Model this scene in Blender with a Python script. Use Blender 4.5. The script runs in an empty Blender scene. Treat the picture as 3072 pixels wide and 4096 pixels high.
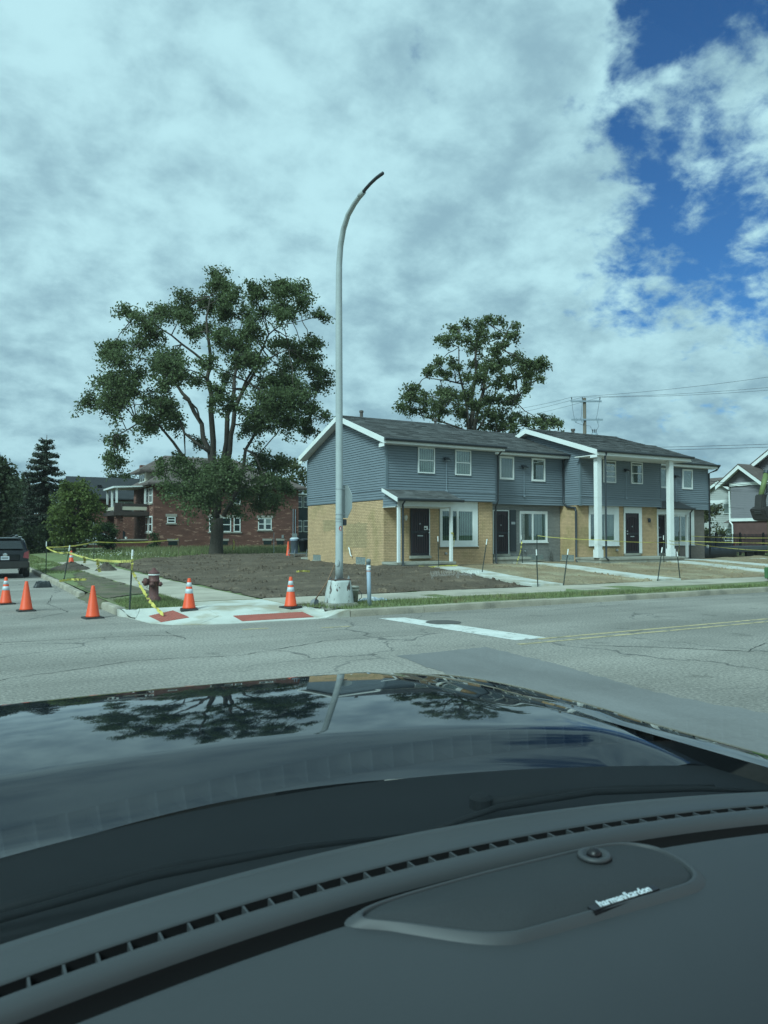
import bpy, bmesh, math, random
from mathutils import Vector, Matrix, noise
random.seed(7)
R = math.radians
sc = bpy.context.scene
COL = sc.collection

# ------------------------------------------------------------------ camera
HEAD, PITCH = R(60.5), R(1.795)
cam_d = bpy.data.cameras.new('camera'); cam = bpy.data.objects.new('camera', cam_d); COL.objects.link(cam)
cam.location = (0, 0, 1.75)
cam.rotation_euler = (R(90) + PITCH, 0, HEAD - R(90))
cam_d.sensor_fit = 'VERTICAL'; cam_d.sensor_height = 36.0; cam_d.lens = 36.0 * 3000 / 4096
cam_d.clip_start = 0.02; cam_d.clip_end = 3000
cam_d.dof.use_dof = True; cam_d.dof.focus_distance = 24; cam_d.dof.aperture_fstop = 12.0
sc.camera = cam

# ------------------------------------------------------------------ world, sun, exposure
SUN_EL, SUN_AZ = 42.0, 206.0        # azimuth counter-clockwise from +X: light from behind-left
w = bpy.data.worlds.new('World'); sc.world = w; w.use_nodes = True
w.cycles.sampling_method = 'NONE'        # the cloud deck is even enough without an importance map
def build_world():
    nt = w.node_tree; nt.nodes.clear(); L = nt.links.new
    def n(t, **k):
        x = nt.nodes.new(t)
        for a, b in k.items(): setattr(x, a, b)
        return x
    def m(op, a, b=None, c=None):
        x = n('ShaderNodeMath', operation=op)
        for i, v in enumerate((a, b, c)):
            if v is None: continue
            if isinstance(v, (int, float)): x.inputs[i].default_value = v
            else: L(v, x.inputs[i])
        return x.outputs[0]
    def sstep(v, lo, hi, a=0.0, b=1.0):
        x = n('ShaderNodeMapRange', interpolation_type='SMOOTHSTEP'); L(v, x.inputs[0])
        for i, q in enumerate((lo, hi, a, b)): x.inputs[i + 1].default_value = q
        return x.outputs[0]
    def nz(vec, scale, det, rough=.55, off=(0, 0, 0), dist=0.0):
        mp = n('ShaderNodeMapping'); L(vec, mp.inputs[0]); mp.inputs['Location'].default_value = off
        x = n('ShaderNodeTexNoise'); L(mp.outputs[0], x.inputs['Vector'])
        x.inputs['Scale'].default_value = scale; x.inputs['Detail'].default_value = det
        x.inputs['Roughness'].default_value = rough; x.inputs['Distortion'].default_value = dist
        return x.outputs[0]
    tc = n('ShaderNodeTexCoord'); sp = n('ShaderNodeSeparateXYZ'); L(tc.outputs['Generated'], sp.inputs[0])
    z = m('ADD', m('MAXIMUM', sp.outputs[2], 0.0), 0.07)
    px, py = m('DIVIDE', sp.outputs[0], z), m('DIVIDE', sp.outputs[1], z)
    z2 = m('ADD', m('MAXIMUM', sp.outputs[2], 0.0), 0.42)
    cb = n('ShaderNodeCombineXYZ'); L(m('DIVIDE', sp.outputs[0], z2), cb.inputs[0]); L(m('DIVIDE', sp.outputs[1], z2), cb.inputs[1]); P = cb.outputs[0]
    big = nz(P, 0.9, 3, .5, (3.1, 1.7, 0))
    mid = nz(P, 4.8, 7, .56, (0.4, 5.2, 0), .15)
    fine = nz(P, 15.0, 5, .6, (7.7, 2.2, 0), .15)
    d = m('SUBTRACT', px, py)
    d = m('ADD', d, m('MULTIPLY', m('SUBTRACT', big, .5), .9))
    # the cloud deck opens in one long rift and is broken beyond it
    rift = m('MULTIPLY', sstep(d, -0.9, 0.6), sstep(d, 2.0, 0.8))
    rift = m('MULTIPLY', rift, sstep(px, .1, .8))
    beyond = sstep(d, 0.75, 1.8)
    dens = m('ADD', m('MULTIPLY', mid, .68), m('MULTIPLY', fine, .32))
    thr = m('ADD', m('ADD', .225, m('MULTIPLY', rift, .240)), m('MULTIPLY', beyond, .10))
    thr = m('SUBTRACT', thr, m('MULTIPLY', sstep(sp.outputs[2], .30, .10), .16))
    al = m('DIVIDE', m('SUBTRACT', dens, thr), .13)
    al = sstep(al, 0.0, 1.0)
    # brightness of the deck: lit puffs against thick grey undersides
    sh = m('ADD', m('ADD', m('MULTIPLY', nz(P, 2.2, 3, .5, (9, 4, 0), .1), .32), m('MULTIPLY', nz(P, 7.0, 6, .55, (1, 8, 0), .2), .50)), m('MULTIPLY', nz(P, 18, 4, .6, (3, 3, 0), .1), .18))
    sh = sstep(sh, .355, .605)
    hz = sstep(sp.outputs[2], 0.02, 0.36)
    ramp = n('ShaderNodeMix', data_type='RGBA'); L(sh, ramp.inputs[0])
    ramp.inputs[6].default_value = (.315, .35, .385, 1); ramp.inputs[7].default_value = (.575, .60, .60, 1)
    low = n('ShaderNodeMix', data_type='RGBA'); L(sh, low.inputs[0])
    low.inputs[6].default_value = (.26, .295, .33, 1); low.inputs[7].default_value = (.50, .52, .53, 1)
    cl = n('ShaderNodeMix', data_type='RGBA'); L(hz, cl.inputs[0]); L(low.outputs[2], cl.inputs[6]); L(ramp.outputs[2], cl.inputs[7])
    sky = n('ShaderNodeTexSky', sky_type='NISHITA'); sky.sun_disc = False
    sky.sun_elevation = R(SUN_EL); sky.sun_rotation = R(90 - SUN_AZ); sky.air_density = 1.0; sky.dust_density = .3; sky.ozone_density = 2.5
    sk = n('ShaderNodeMix', data_type='RGBA', blend_type='MULTIPLY'); sk.inputs[0].default_value = 1
    L(sky.outputs[0], sk.inputs[6]); sk.inputs[7].default_value = (.035, .052, .070, 1)
    mix = n('ShaderNodeMix', data_type='RGBA'); L(al, mix.inputs[0]); L(sk.outputs[2], mix.inputs[6]); L(cl.outputs[2], mix.inputs[7])
    bg = n('ShaderNodeBackground'); L(mix.outputs[2], bg.inputs[0]); bg.inputs[1].default_value = 1.0
    out = n('ShaderNodeOutputWorld'); L(bg.outputs[0], out.inputs[0])
build_world()
sd = bpy.data.lights.new('sun', 'SUN'); sun = bpy.data.objects.new('sun', sd); COL.objects.link(sun)
sd.energy = 2.8; sd.angle = R(20); sd.color = (1, .95, .88)
sun.rotation_euler = Vector((-math.cos(R(SUN_AZ)) * math.cos(R(SUN_EL)), -math.sin(R(SUN_AZ)) * math.cos(R(SUN_EL)), -math.sin(R(SUN_EL)))).to_track_quat('-Z', 'Y').to_euler()
sc.view_settings.view_transform = 'Standard'; sc.view_settings.look = 'None'
sc.view_settings.exposure = 0.82; sc.view_settings.gamma = 1.0; sc.view_settings.use_curve_mapping = False
sc.render.engine = 'CYCLES'; sc.render.resolution_x = 768; sc.render.resolution_y = 1024
sc.cycles.max_bounces = 5; sc.cycles.diffuse_bounces = 3; sc.cycles.glossy_bounces = 3; sc.cycles.transparent_max_bounces = 12; sc.cycles.caustics_reflective = False; sc.cycles.caustics_refractive = False

# ------------------------------------------------------------------ helpers: materials
MATS = {}
def mat(name, col, rough=.8, metal=0, var=.12, vs=3.0, var2=0, vs2=30.0, bump=0, bs=40.0, col2=None, c2s=1.0, c2lo=.5, c2hi=.6, spec=.4, coat=0, stretch=None, local=False, trans=0, island=0, bd=.02):
    if name in MATS: return MATS[name]
    M = bpy.data.materials.new(name); M.use_nodes = True; nt = M.node_tree; L = nt.links.new
    b = nt.nodes['Principled BSDF']
    b.inputs['Roughness'].default_value = rough; b.inputs['Metallic'].default_value = metal
    b.inputs['Specular IOR Level'].default_value = spec; b.inputs['Coat Weight'].default_value = coat; b.inputs['Coat Roughness'].default_value = .03
    if local: src = nt.nodes.new('ShaderNodeTexCoord').outputs['Object']
    else: src = nt.nodes.new('ShaderNodeNewGeometry').outputs['Position']
    if stretch:
        mp = nt.nodes.new('ShaderNodeMapping'); L(src, mp.inputs[0]); mp.inputs['Scale'].default_value = stretch; src = mp.outputs[0]
    def nz(s, det=5):
        x = nt.nodes.new('ShaderNodeTexNoise'); L(src, x.inputs['Vector']); x.inputs['Scale'].default_value = s; x.inputs['Detail'].default_value = det; x.inputs['Roughness'].default_value = .6
        return x.outputs[0]
    def rng(v, lo, hi, a, c):
        x = nt.nodes.new('ShaderNodeMapRange'); L(v, x.inputs[0])
        for i, q in enumerate((lo, hi, a, c)): x.inputs[i + 1].default_value = q
        return x.outputs[0]
    def mixc(f, a, c, bt='MIX'):
        x = nt.nodes.new('ShaderNodeMix'); x.data_type = 'RGBA'; x.blend_type = bt
        if isinstance(f, float): x.inputs[0].default_value = f
        else: L(f, x.inputs[0])
        for i, q in ((6, a), (7, c)):
            if isinstance(q, tuple): x.inputs[i].default_value = (*q[:3], 1)
            else: L(q, x.inputs[i])
        return x.outputs[2]
    c = tuple(col)
    if col2: c = mixc(rng(nz(c2s, 6), c2lo, c2hi, 0, 1), c, tuple(col2))
    def vary(c, v, amt):
        x = nt.nodes.new('ShaderNodeCombineColor')
        for i in range(3): L(v, x.inputs[i])
        return mixc(1.0, c, x.outputs[0], 'MULTIPLY')
    if var: c = vary(c, rng(nz(vs), .3, .7, 1 - var, 1 + var), var)
    if var2: c = vary(c, rng(nz(vs2, 3), .3, .7, 1 - var2, 1 + var2), var2)
    if island:
        g = nt.nodes.new('ShaderNodeNewGeometry'); c = vary(c, rng(g.outputs['Random Per Island'], 0, 1, 1 - island, 1 + island), island)
    if isinstance(c, tuple): b.inputs['Base Color'].default_value = (*c[:3], 1)
    else: L(c, b.inputs['Base Color'])
    if bump:
        bp = nt.nodes.new('ShaderNodeBump'); bp.inputs['Strength'].default_value = bump; bp.inputs['Distance'].default_value = bd
        L(nz(bs, 6), bp.inputs['Height']); L(bp.outputs[0], b.inputs['Normal'])
    if trans:
        tr = nt.nodes.new('ShaderNodeBsdfTranslucent')
        if isinstance(c, tuple): tr.inputs[0].default_value = (*c[:3], 1)
        else: L(c, tr.inputs[0])
        mx = nt.nodes.new('ShaderNodeMixShader'); mx.inputs[0].default_value = trans
        L(b.outputs[0], mx.inputs[1]); L(tr.outputs[0], mx.inputs[2]); L(mx.outputs[0], nt.nodes['Material Output'].inputs[0])
    MATS[name] = M
    return M

# ------------------------------------------------------------------ helpers: mesh
def wloc(o):
    v = Vector((0, 0, 0))
    while o is not None: v += o.location; o = o.parent
    return v
class MB:
    def __init__(s): s.v = []; s.f = []
    def add(s, vs, fs):
        k = len(s.v); s.v += [tuple(q) for q in vs]; s.f += [tuple(i + k for i in f) for f in fs]; return s
    def box(s, x0, x1, y0, y1, z0, z1):
        if x0 > x1: x0, x1 = x1, x0
        if y0 > y1: y0, y1 = y1, y0
        if z0 > z1: z0, z1 = z1, z0
        return s.add([(x0, y0, z0), (x1, y0, z0), (x1, y1, z0), (x0, y1, z0), (x0, y0, z1), (x1, y0, z1), (x1, y1, z1), (x0, y1, z1)],
                     [(0, 3, 2, 1), (4, 5, 6, 7), (0, 1, 5, 4), (1, 2, 6, 5), (2, 3, 7, 6), (3, 0, 4, 7)])
    def prism(s, poly, vec):
        n = len(poly); vec = Vector(vec); a = [Vector(p) for p in poly]
        return s.add(a + [p + vec for p in a], [tuple(range(n))[::-1], tuple(range(n, 2 * n))] + [(i, (i + 1) % n, n + (i + 1) % n, n + i) for i in range(n)])
    def tube(s, pts, rad, n=8, cap=True):
        pts = [Vector(p) for p in pts]
        if not hasattr(rad, '__len__'): rad = [rad] * len(pts)
        vs, fs = [], []; ref = None
        for i, p in enumerate(pts):
            t = (pts[min(i + 1, len(pts) - 1)] - pts[max(i - 1, 0)]).normalized()
            if ref is None: ref = t.orthogonal().normalized()
            ref = (ref - t * ref.dot(t)).normalized(); bb = t.cross(ref)
            for k in range(n):
                a = 2 * math.pi * k / n; vs.append(p + (ref * math.cos(a) + bb * math.sin(a)) * rad[i])
        for i in range(len(pts) - 1):
            for k in range(n): fs.append((i * n + k, i * n + (k + 1) % n, (i + 1) * n + (k + 1) % n, (i + 1) * n + k))
        if cap: fs += [tuple(range(n))[::-1], tuple(range((len(pts) - 1) * n, len(pts) * n))]
        return s.add(vs, fs)
    def lathe(s, prof, c=(0, 0, 0), n=20, ax=None):
        vs, fs = [], []; q = Vector((0, 0, 1)).rotation_difference(Vector(ax)) if ax else None
        for r, z in prof:
            for k in range(n):
                a = 2 * math.pi * k / n; p = Vector((r * math.cos(a), r * math.sin(a), z))
                if q: p = q @ p
                vs.append(p + Vector(c))
        for i in range(len(prof) - 1):
            for k in range(n): fs.append((i * n + k, i * n + (k + 1) % n, (i + 1) * n + (k + 1) % n, (i + 1) * n + k))
        fs += [tuple(range(n))[::-1], tuple(range((len(prof) - 1) * n, len(prof) * n))]
        return s.add(vs, fs)
    def grid(s, fn, nu, nv):
        vs = [fn(i / nu, j / nv) for i in range(nu + 1) for j in range(nv + 1)]
        return s.add(vs, [(i * (nv + 1) + j, (i + 1) * (nv + 1) + j, (i + 1) * (nv + 1) + j + 1, i * (nv + 1) + j + 1) for i in range(nu) for j in range(nv)])
    def build(s, name, m, parent=None, smooth=False, bevel=0, **props):
        off = wloc(parent) if parent else Vector((0, 0, 0))
        me = bpy.data.meshes.new(name); me.from_pydata([tuple(Vector(v) - off) for v in s.v], [], s.f)
        if bevel:
            bm = bmesh.new(); bm.from_mesh(me); bmesh.ops.bevel(bm, geom=bm.edges[:], offset=bevel, segments=2, affect='EDGES', clamp_overlap=True); bm.to_mesh(me); bm.free()
        me.materials.append(m)
        if smooth:
            for p in me.polygons: p.use_smooth = True
        o = bpy.data.objects.new(name, me); COL.objects.link(o)
        if parent: o.parent = parent
        for k, q in props.items(): o[k] = q
        return o
def thing(name, label, cat, loc=(0, 0, 0), group=None):
    o = bpy.data.objects.new(name, None); COL.objects.link(o); o.location = loc; o.empty_display_size = .2
    o['label'] = label; o['category'] = cat
    if group: o['group'] = group
    return o
def tag(o, label, cat, group=None):
    o['label'] = label; o['category'] = cat
    if group: o['group'] = group
    return o
def copy_tree(o, parent=None):
    c = o.copy(); COL.objects.link(c); c.parent = parent
    for ch in o.children: copy_tree(ch, c)
    return c
def inst(src, name, parent, loc):
    o = bpy.data.objects.new(name, src.data); COL.objects.link(o); o.parent = parent; o.location = loc; return o
def lerp(a, b, t): return a + (b - a) * t
def ss(a, b, x):
    t = min(1, max(0, (x - a) / (b - a))); return t * t * (3 - 2 * t)
def nz(x, y, z=0): return noise.noise((x, y, z))
def inpoly(x, y, P):
    r = False; j = len(P) - 1
    for i in range(len(P)):
        if (P[i][1] > y) != (P[j][1] > y) and x < (P[j][0] - P[i][0]) * (y - P[i][1]) / (P[j][1] - P[i][1]) + P[i][0]: r = not r
        j = i
    return r

# ------------------------------------------------------------------ materials
def asphalt_mat(name, base, crack=.65, seed=0.0):
    M = mat(name, base, .88, var=.10, vs=.35, var2=.42, vs2=26, bump=.8, bs=45, col2=tuple(c * .82 for c in base), c2s=.16, c2lo=.42, c2hi=.6, spec=.25, bd=.01)
    nt = M.node_tree; L = nt.links.new; b = nt.nodes['Principled BSDF']
    src = b.inputs['Base Color'].links[0].from_socket
    g = nt.nodes.new('ShaderNodeNewGeometry'); mp = nt.nodes.new('ShaderNodeMapping'); L(g.outputs['Position'], mp.inputs[0]); mp.inputs['Location'].default_value = (seed, seed * 2.3, 0)
    wn = nt.nodes.new('ShaderNodeTexNoise'); wn.inputs['Scale'].default_value = 1.1; wn.inputs['Detail'].default_value = 6; L(mp.outputs[0], wn.inputs['Vector'])
    wm = nt.nodes.new('ShaderNodeVectorMath'); wm.operation = 'MULTIPLY_ADD'; L(wn.outputs['Color'], wm.inputs[0]); wm.inputs[1].default_value = (1.3, 1.3, 0); L(mp.outputs[0], wm.inputs[2])
    vo = nt.nodes.new('ShaderNodeTexVoronoi'); vo.feature = 'DISTANCE_TO_EDGE'; vo.inputs['Scale'].default_value = .27; L(wm.outputs[0], vo.inputs['Vector'])
    mr = nt.nodes.new('ShaderNodeMapRange'); L(vo.outputs['Distance'], mr.inputs[0]); mr.inputs[1].default_value = .0015; mr.inputs[2].default_value = .006; mr.inputs[3].default_value = crack; mr.inputs[4].default_value = 0
    ms = nt.nodes.new('ShaderNodeTexNoise'); ms.inputs['Scale'].default_value = .22; L(mp.outputs[0], ms.inputs['Vector'])
    m2 = nt.nodes.new('ShaderNodeMapRange'); L(ms.outputs[0], m2.inputs[0]); m2.inputs[1].default_value = .42; m2.inputs[2].default_value = .55
    mu = nt.nodes.new('ShaderNodeMath'); mu.operation = 'MULTIPLY'; L(mr.outputs[0], mu.inputs[0]); L(m2.outputs[0], mu.inputs[1])
    mx = nt.nodes.new('ShaderNodeMix'); mx.data_type = 'RGBA'; L(mu.outputs[0], mx.inputs[0]); L(src, mx.inputs[6]); mx.inputs[7].default_value = (.05, .05, .05, 1)
    # wheel-polished and oily lanes drawn out along the street
    m3 = nt.nodes.new('ShaderNodeMapping'); L(g.outputs['Position'], m3.inputs[0]); m3.inputs['Scale'].default_value = (.07, .75, 1)
    n3 = nt.nodes.new('ShaderNodeTexNoise'); n3.inputs['Scale'].default_value = 1.0; n3.inputs['Detail'].default_value = 5; L(m3.outputs[0], n3.inputs['Vector'])
    r3 = nt.nodes.new('ShaderNodeMapRange'); L(n3.outputs[0], r3.inputs[0]); r3.inputs[1].default_value = .35; r3.inputs[2].default_value = .65; r3.inputs[3].default_value = .80; r3.inputs[4].default_value = 1.10
    n4 = nt.nodes.new('ShaderNodeTexNoise'); n4.inputs['Scale'].default_value = 1.7; n4.inputs['Detail'].default_value = 6; L(g.outputs['Position'], n4.inputs['Vector'])
    r4 = nt.nodes.new('ShaderNodeMapRange'); L(n4.outputs[0], r4.inputs[0]); r4.inputs[1].default_value = .62; r4.inputs[2].default_value = .72; r4.inputs[3].default_value = 1.0; r4.inputs[4].default_value = .72
    mm = nt.nodes.new('ShaderNodeMath'); mm.operation = 'MULTIPLY'; L(r3.outputs[0], mm.inputs[0]); L(r4.outputs[0], mm.inputs[1])
    vm = nt.nodes.new('ShaderNodeVectorMath'); vm.operation = 'SCALE'; L(mx.outputs[2], vm.inputs[0]); L(mm.outputs[0], vm.inputs['Scale'])
    L(vm.outputs[0], b.inputs['Base Color'])
    return M
M_ASPH = asphalt_mat('worn_asphalt', (.292, .268, .236))
M_PATCH = mat('dark_asphalt_patch', (.180, .175, .170), .85, var=.14, vs=1.2, var2=.10, vs2=60, bump=.3, bs=90, stretch=(1.0, .35, 1), bd=.008)
M_GROUND = mat('field_grass', (.075, .10, .04), .95, var=.25, vs=.5, var2=.25, vs2=8, bump=.6, bs=25)
M_LAWN = mat('lawn_grass', (.155, .185, .075), .95, var=.22, vs=.7, var2=.3, vs2=14, bump=.8, bs=40, col2=(.17, .15, .085), c2s=.45, c2lo=.5, c2hi=.66)
M_CONC = mat('sidewalk_concrete', (.42, .375, .30), .9, var=.12, vs=.9, var2=.07, vs2=40, bump=.2, bs=60, col2=(.30, .265, .21), c2s=.5, c2lo=.5, c2hi=.64)
M_NEWCONC = mat('new_concrete', (.53, .53, .48), .9, var=.14, vs=1.2, var2=.05, vs2=50, bump=.15, bs=70, col2=(.37, .33, .25), c2s=.9, c2lo=.5, c2hi=.64)
M_KERB = mat('kerb_concrete', (.34, .30, .235), .92, var=.2, vs=1.6, var2=.12, vs2=35, bump=.5, bs=30, col2=(.22, .20, .16), c2s=1.3, c2lo=.5, c2hi=.65)
M_SOIL = mat('topsoil', (.128, .098, .073), .98, var=.25, vs=.8, var2=.28, vs2=16, bump=1.0, bs=18, col2=(.185, .14, .10), c2s=1.6, c2lo=.56, c2hi=.72, spec=.1, bd=.05)
M_DRY = mat('dry_soil', (.27, .205, .13), .97, var=.2, vs=.7, var2=.22, vs2=12, bump=.9, bs=16, col2=(.34, .285, .19), c2s=.55, c2lo=.48, c2hi=.62, spec=.1, bd=.04)
M_TACT = mat('red_tactile_plate', (.36, .10, .075), .8, var=.14, vs=5, var2=.12, vs2=60)
M_YEL = mat('faded_yellow_paint', (.46, .37, .21), .85, var=.18, vs=2, col2=(.23, .21, .15), c2s=7, c2lo=.5, c2hi=.6)
M_WHT = mat('worn_white_paint', (.62, .62, .58), .85, var=.12, vs=2, col2=(.26, .25, .23), c2s=6, c2lo=.56, c2hi=.66)
M_SIDE = mat('blue_grey_vinyl_siding', (.16, .19, .215), .5, var=.06, vs=1.2, var2=.03, vs2=14, spec=.4)
M_SIDE2 = mat('blue_grey_corner_trim', (.135, .168, .19), .5, var=.04)
M_TRIM = mat('white_trim', (.74, .75, .73), .5, var=.05, vs=1.5, var2=.03, vs2=12)
M_SOFF = mat('white_soffit', (.66, .66, .63), .6, var=.05)
M_TAN = mat('tan_painted_brick', (.58, .385, .22), .8, var=.09, vs=.9, var2=.10, vs2=9, bump=.3, bs=60, col2=(.44, .315, .16), c2s=.55, c2lo=.5, c2hi=.6, island=.06)
M_TANP = mat('patched_tan_brick', (.43, .315, .175), .8, var=.12, vs=1.5, var2=.10, vs2=9, island=.08)
M_TANM = mat('tan_mortar_joint_shade', (.25, .18, .095), .95, var=.1)  # mortar colour darkened to put the shade of the brick joints in
M_GREY = mat('grey_painted_brick', (.25, .25, .24), .8, var=.09, vs=.9, var2=.08, vs2=9, bump=.3, bs=60, island=.08)
M_GREYM = mat('grey_mortar', (.13, .13, .125), .95, var=.1)
M_BROWN = mat('grey_brown_brick', (.23, .195, .17), .8, var=.09, vs=.9, var2=.08, vs2=9, island=.08)
M_ROOF = mat('charcoal_shingles', (.10, .10, .10), .95, var=.22, vs=2.2, var2=.35, vs2=9, bump=.6, bs=12, stretch=(.5, 1.6, 1.6))
M_DARK = mat('dark_metal_gutter', (.028, .034, .04), .4, var=.05)
M_DOOR = mat('dark_door_steel', (.018, .016, .02), .45, var=.08)
M_DOOR2 = mat('dark_red_door_panel', (.035, .016, .02), .5, var=.08)
M_BARS = mat('black_bars', (.010, .010, .012), .4, var=0)
M_GLASS = mat('window_glass', (.02, .03, .03), .06, var=0, spec=.7)
M_BLIND = mat('pale_window_blind', (.46, .50, .46), .7, var=.05, vs=2)
M_BLIND2 = mat('dim_window_blind', (.20, .235, .225), .7, var=.07, vs=2)
M_PCONC = mat('porch_concrete', (.33, .32, .27), .9, var=.15, vs=1.5, var2=.1, vs2=25, col2=(.24, .22, .18), c2s=1.4, c2lo=.5, c2hi=.65, bump=.3, bs=40)
M_STEEL = mat('galvanised_steel', (.42, .44, .45), .4, .7, var=.08)
M_POLE = mat('weathered_pole_paint', (.37, .40, .40), .6, var=.08, vs=3, var2=.05, vs2=25, spec=.4)
M_POLEB = mat('chipped_base_paint', (.44, .46, .44), .6, var=.14, vs=4, col2=(.085, .06, .05), c2s=5.0, c2lo=.575, c2hi=.60, stretch=(1.6, 1.6, .55))
M_ORANGE = mat('orange_cone_vinyl', (.78, .085, .022), .5, var=.08, vs=6, spec=.4)
M_REFL = mat('silver_reflective_band', (.52, .57, .60), .35, var=.05)
M_RUBBER = mat('black_rubber', (.03, .028, .026), .75, var=.15, vs=8)
M_HYD = mat('dull_red_hydrant_paint', (.115, .045, .042), .7, var=.2, vs=8, col2=(.17, .08, .06), c2s=9, c2lo=.55, c2hi=.65)
M_TAPE = mat('yellow_caution_tape', (.66, .57, .14), .5, var=.08, vs=4, col2=(.06, .05, .02), c2s=9, c2lo=.60, c2hi=.64, trans=.2)
M_TPOST = mat('dark_green_post', (.022, .032, .026), .6, var=.1)
M_TIP = mat('white_post_tip', (.72, .72, .70), .6, var=.06)
M_BARK = mat('tree_bark', (.075, .062, .05), .95, var=.25, vs=2.5, var2=.3, vs2=14, bump=1, bs=10, stretch=(3, 3, .5))
M_REDBR = mat('red_clinker_brick', (.142, .062, .047), .9, var=.25, vs=.9, var2=.18, vs2=6, col2=(.34, .19, .14), c2s=1.5, c2lo=.58, c2hi=.64, stretch=(.85, .85, 4.2))
M_BHTRIM = mat('limestone_trim', (.33, .30, .26), .8, var=.1)
M_BHROOF = mat('brown_shingles', (.115, .09, .08), .95, var=.2, vs=1.5, var2=.25, vs2=5)
M_CREAM = mat('cream_siding', (.52, .48, .38), .7, var=.06)
M_BLACKP = mat('black_car_paint', (.006, .007, .009), .2, var=0, spec=.2, coat=.6)
M_WHITEP = mat('white_car_paint', (.62, .64, .65), .2, var=.02, coat=1)
M_GREYP = mat('dark_grey_car_paint', (.05, .055, .06), .2, var=.02, coat=1)
M_CARGL = mat('car_glass', (.012, .016, .018), .05, var=0, spec=.8)
M_TAIL = mat('red_tail_light', (.20, .012, .015), .2, var=0, coat=1)
M_CHROME = mat('chrome', (.7, .7, .7), .15, 1, var=0)

# ------------------------------------------------------------------ terrain
def hgt(x, y):
    a = .155 + .27 * ss(17.6, 25.5, y) * ss(7.0, 15.0, x)
    b = .155 + .25 * ss(28, 58, y) * ss(2.9, 7, x)
    return max(a, b)
gb = MB().add([(-1500, -1500, -.06), (1500, -1500, -.06), (1500, 1500, -.06), (-1500, 1500, -.06)], [(0, 1, 2, 3)])
gb.build('ground', M_GROUND, kind='structure')
# asphalt: main street along X, side street along Y
rb = MB()
ARC = [(3.0, 17.05), (3.12, 16.75), (3.2, 16.2), (3.32, 15.35), (3.65, 14.85), (4.1, 14.6), (4.7, 14.45), (5.4, 14.40), (6.6, 14.39), (7.34, 14.44)]
arc = [(3.2, 230), (3.2, 17.05), (3.3, 16.75), (3.4, 16.2), (3.5, 15.45), (3.8, 15.0), (4.2, 14.75), (4.8, 14.6), (7.34, 14.55), (300, 14.55)]
rb.add([(x, y, 0) for x, y in arc] + [(300, -1.5, 0), (5.5, -1.5, 0), (3.6, -3.5, 0), (3.0, -6, 0), (3.0, -120, 0), (-7, -120, 0), (-7, -6, 0), (-9.5, -1.5, 0), (-250, -1.5, 0), (-250, 14.45, 0), (-9, 14.45, 0), (-7, 17, 0), (-7, 230, 0)], [tuple(range(10 + 13))[::-1]])
road = rb.build('road', M_ASPH, kind='structure')
# lawn quarter beyond the kerbs
def lawn_grid():
    xs = [3.16 + i * .6 for i in range(40)] + [27.5 + i * 2.5 for i in range(40)]
    ys = [16.95] + [17.5 + i * .7 for i in range(60)] + [60 + i * 5 for i in range(30)]
    m = MB(); m.add([(x, y, hgt(x, y) + .01 * nz(x * .9, y * .9)) for x in xs for y in ys], [(i * len(ys) + j, (i + 1) * len(ys) + j, (i + 1) * len(ys) + j + 1, i * len(ys) + j + 1) for i in range(len(xs) - 1) for j in range(len(ys) - 1)])
    xs = [7.3 + i * .8 for i in range(60)] + [56 + i * 20 for i in range(8)]
    ys = [14.6, 14.95, 15.3, 15.65, 16.0, 16.95]
    m.add([(x, y, .15 + .012 * nz(x * 2, y * 2) + .02 * ss(14.6, 15.2, y)) for x in xs for y in ys], [(i * 6 + j, (i + 1) * 6 + j, (i + 1) * 6 + j + 1, i * 6 + j + 1) for i in range(len(xs) - 1) for j in range(5)])
    return m.build('lawn', M_LAWN, smooth=True, kind='structure')
lawn_grid()
# soil sheets with real clods
def soil(name, poly, m, res, amp, lift, seed):
    x0, x1 = min(p[0] for p in poly), max(p[0] for p in poly); y0, y1 = min(p[1] for p in poly), max(p[1] for p in poly)
    nx, ny = int((x1 - x0) / res) + 1, int((y1 - y0) / res) + 1
    idx = {}; b = MB(); vs = []
    def V(i, j):
        if (i, j) not in idx:
            x, y = x0 + i * res, y0 + j * res
            x += .4 * res * nz(x * 3, y * 3, seed); y += .4 * res * nz(x * 3, y * 3, seed + 5)
            n = noise.fractal((x * 1.1, y * 1.1, seed), .9, 2.1, 5) * amp + max(0, noise.noise((x * 3.1, y * 3.1, seed + 2)) - .15) * amp * 1.2 + noise.noise((x * .35, y * .35, seed)) * amp * 1.2
            e = 0 if not (inpoly(x - .35, y, poly) and inpoly(x + .35, y, poly) and inpoly(x, y - .35, poly) and inpoly(x, y + .35, poly)) else 1
            idx[i, j] = len(vs); vs.append((x, y, hgt(x, y) + .016 + (max(n, -.6 * lift) + lift) * (e * .85 + .15)))
        return idx[i, j]
    fs = []
    for i in range(nx):
        for j in range(ny):
            cx, cy = x0 + (i + .5) * res, y0 + (j + .5) * res
            k = .25 * nz(cx * 1.4, cy * 1.4, seed + 9)
            if inpoly(cx + k, cy + k, poly): fs.append((V(i, j), V(i + 1, j), V(i + 1, j + 1), V(i, j + 1)))
    b.v, b.f = vs, fs
    return b.build(name, m, smooth=True, kind='structure')
SOILP = [(6.62, 17.95), (15.35, 17.95), (16.62, 25.2), (16.5, 26.2), (15.6, 27.4), (15.6, 34.5), (19, 35.5), (21, 46), (18.5, 49.4), (15.5, 50.6), (12.5, 49.5), (9, 45.5), (6.8, 39.5)]
soil('topsoil_bed', SOILP, M_SOIL, .14, .055, .05, 1.0)
soil('front_yard_soil', [(16.5, 17.95), (42, 17.95), (44, 30), (36.4, 28.2), (16.9, 28.2), (17.6, 25.5)], M_DRY, .2, .028, .03, 4.0)
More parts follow.
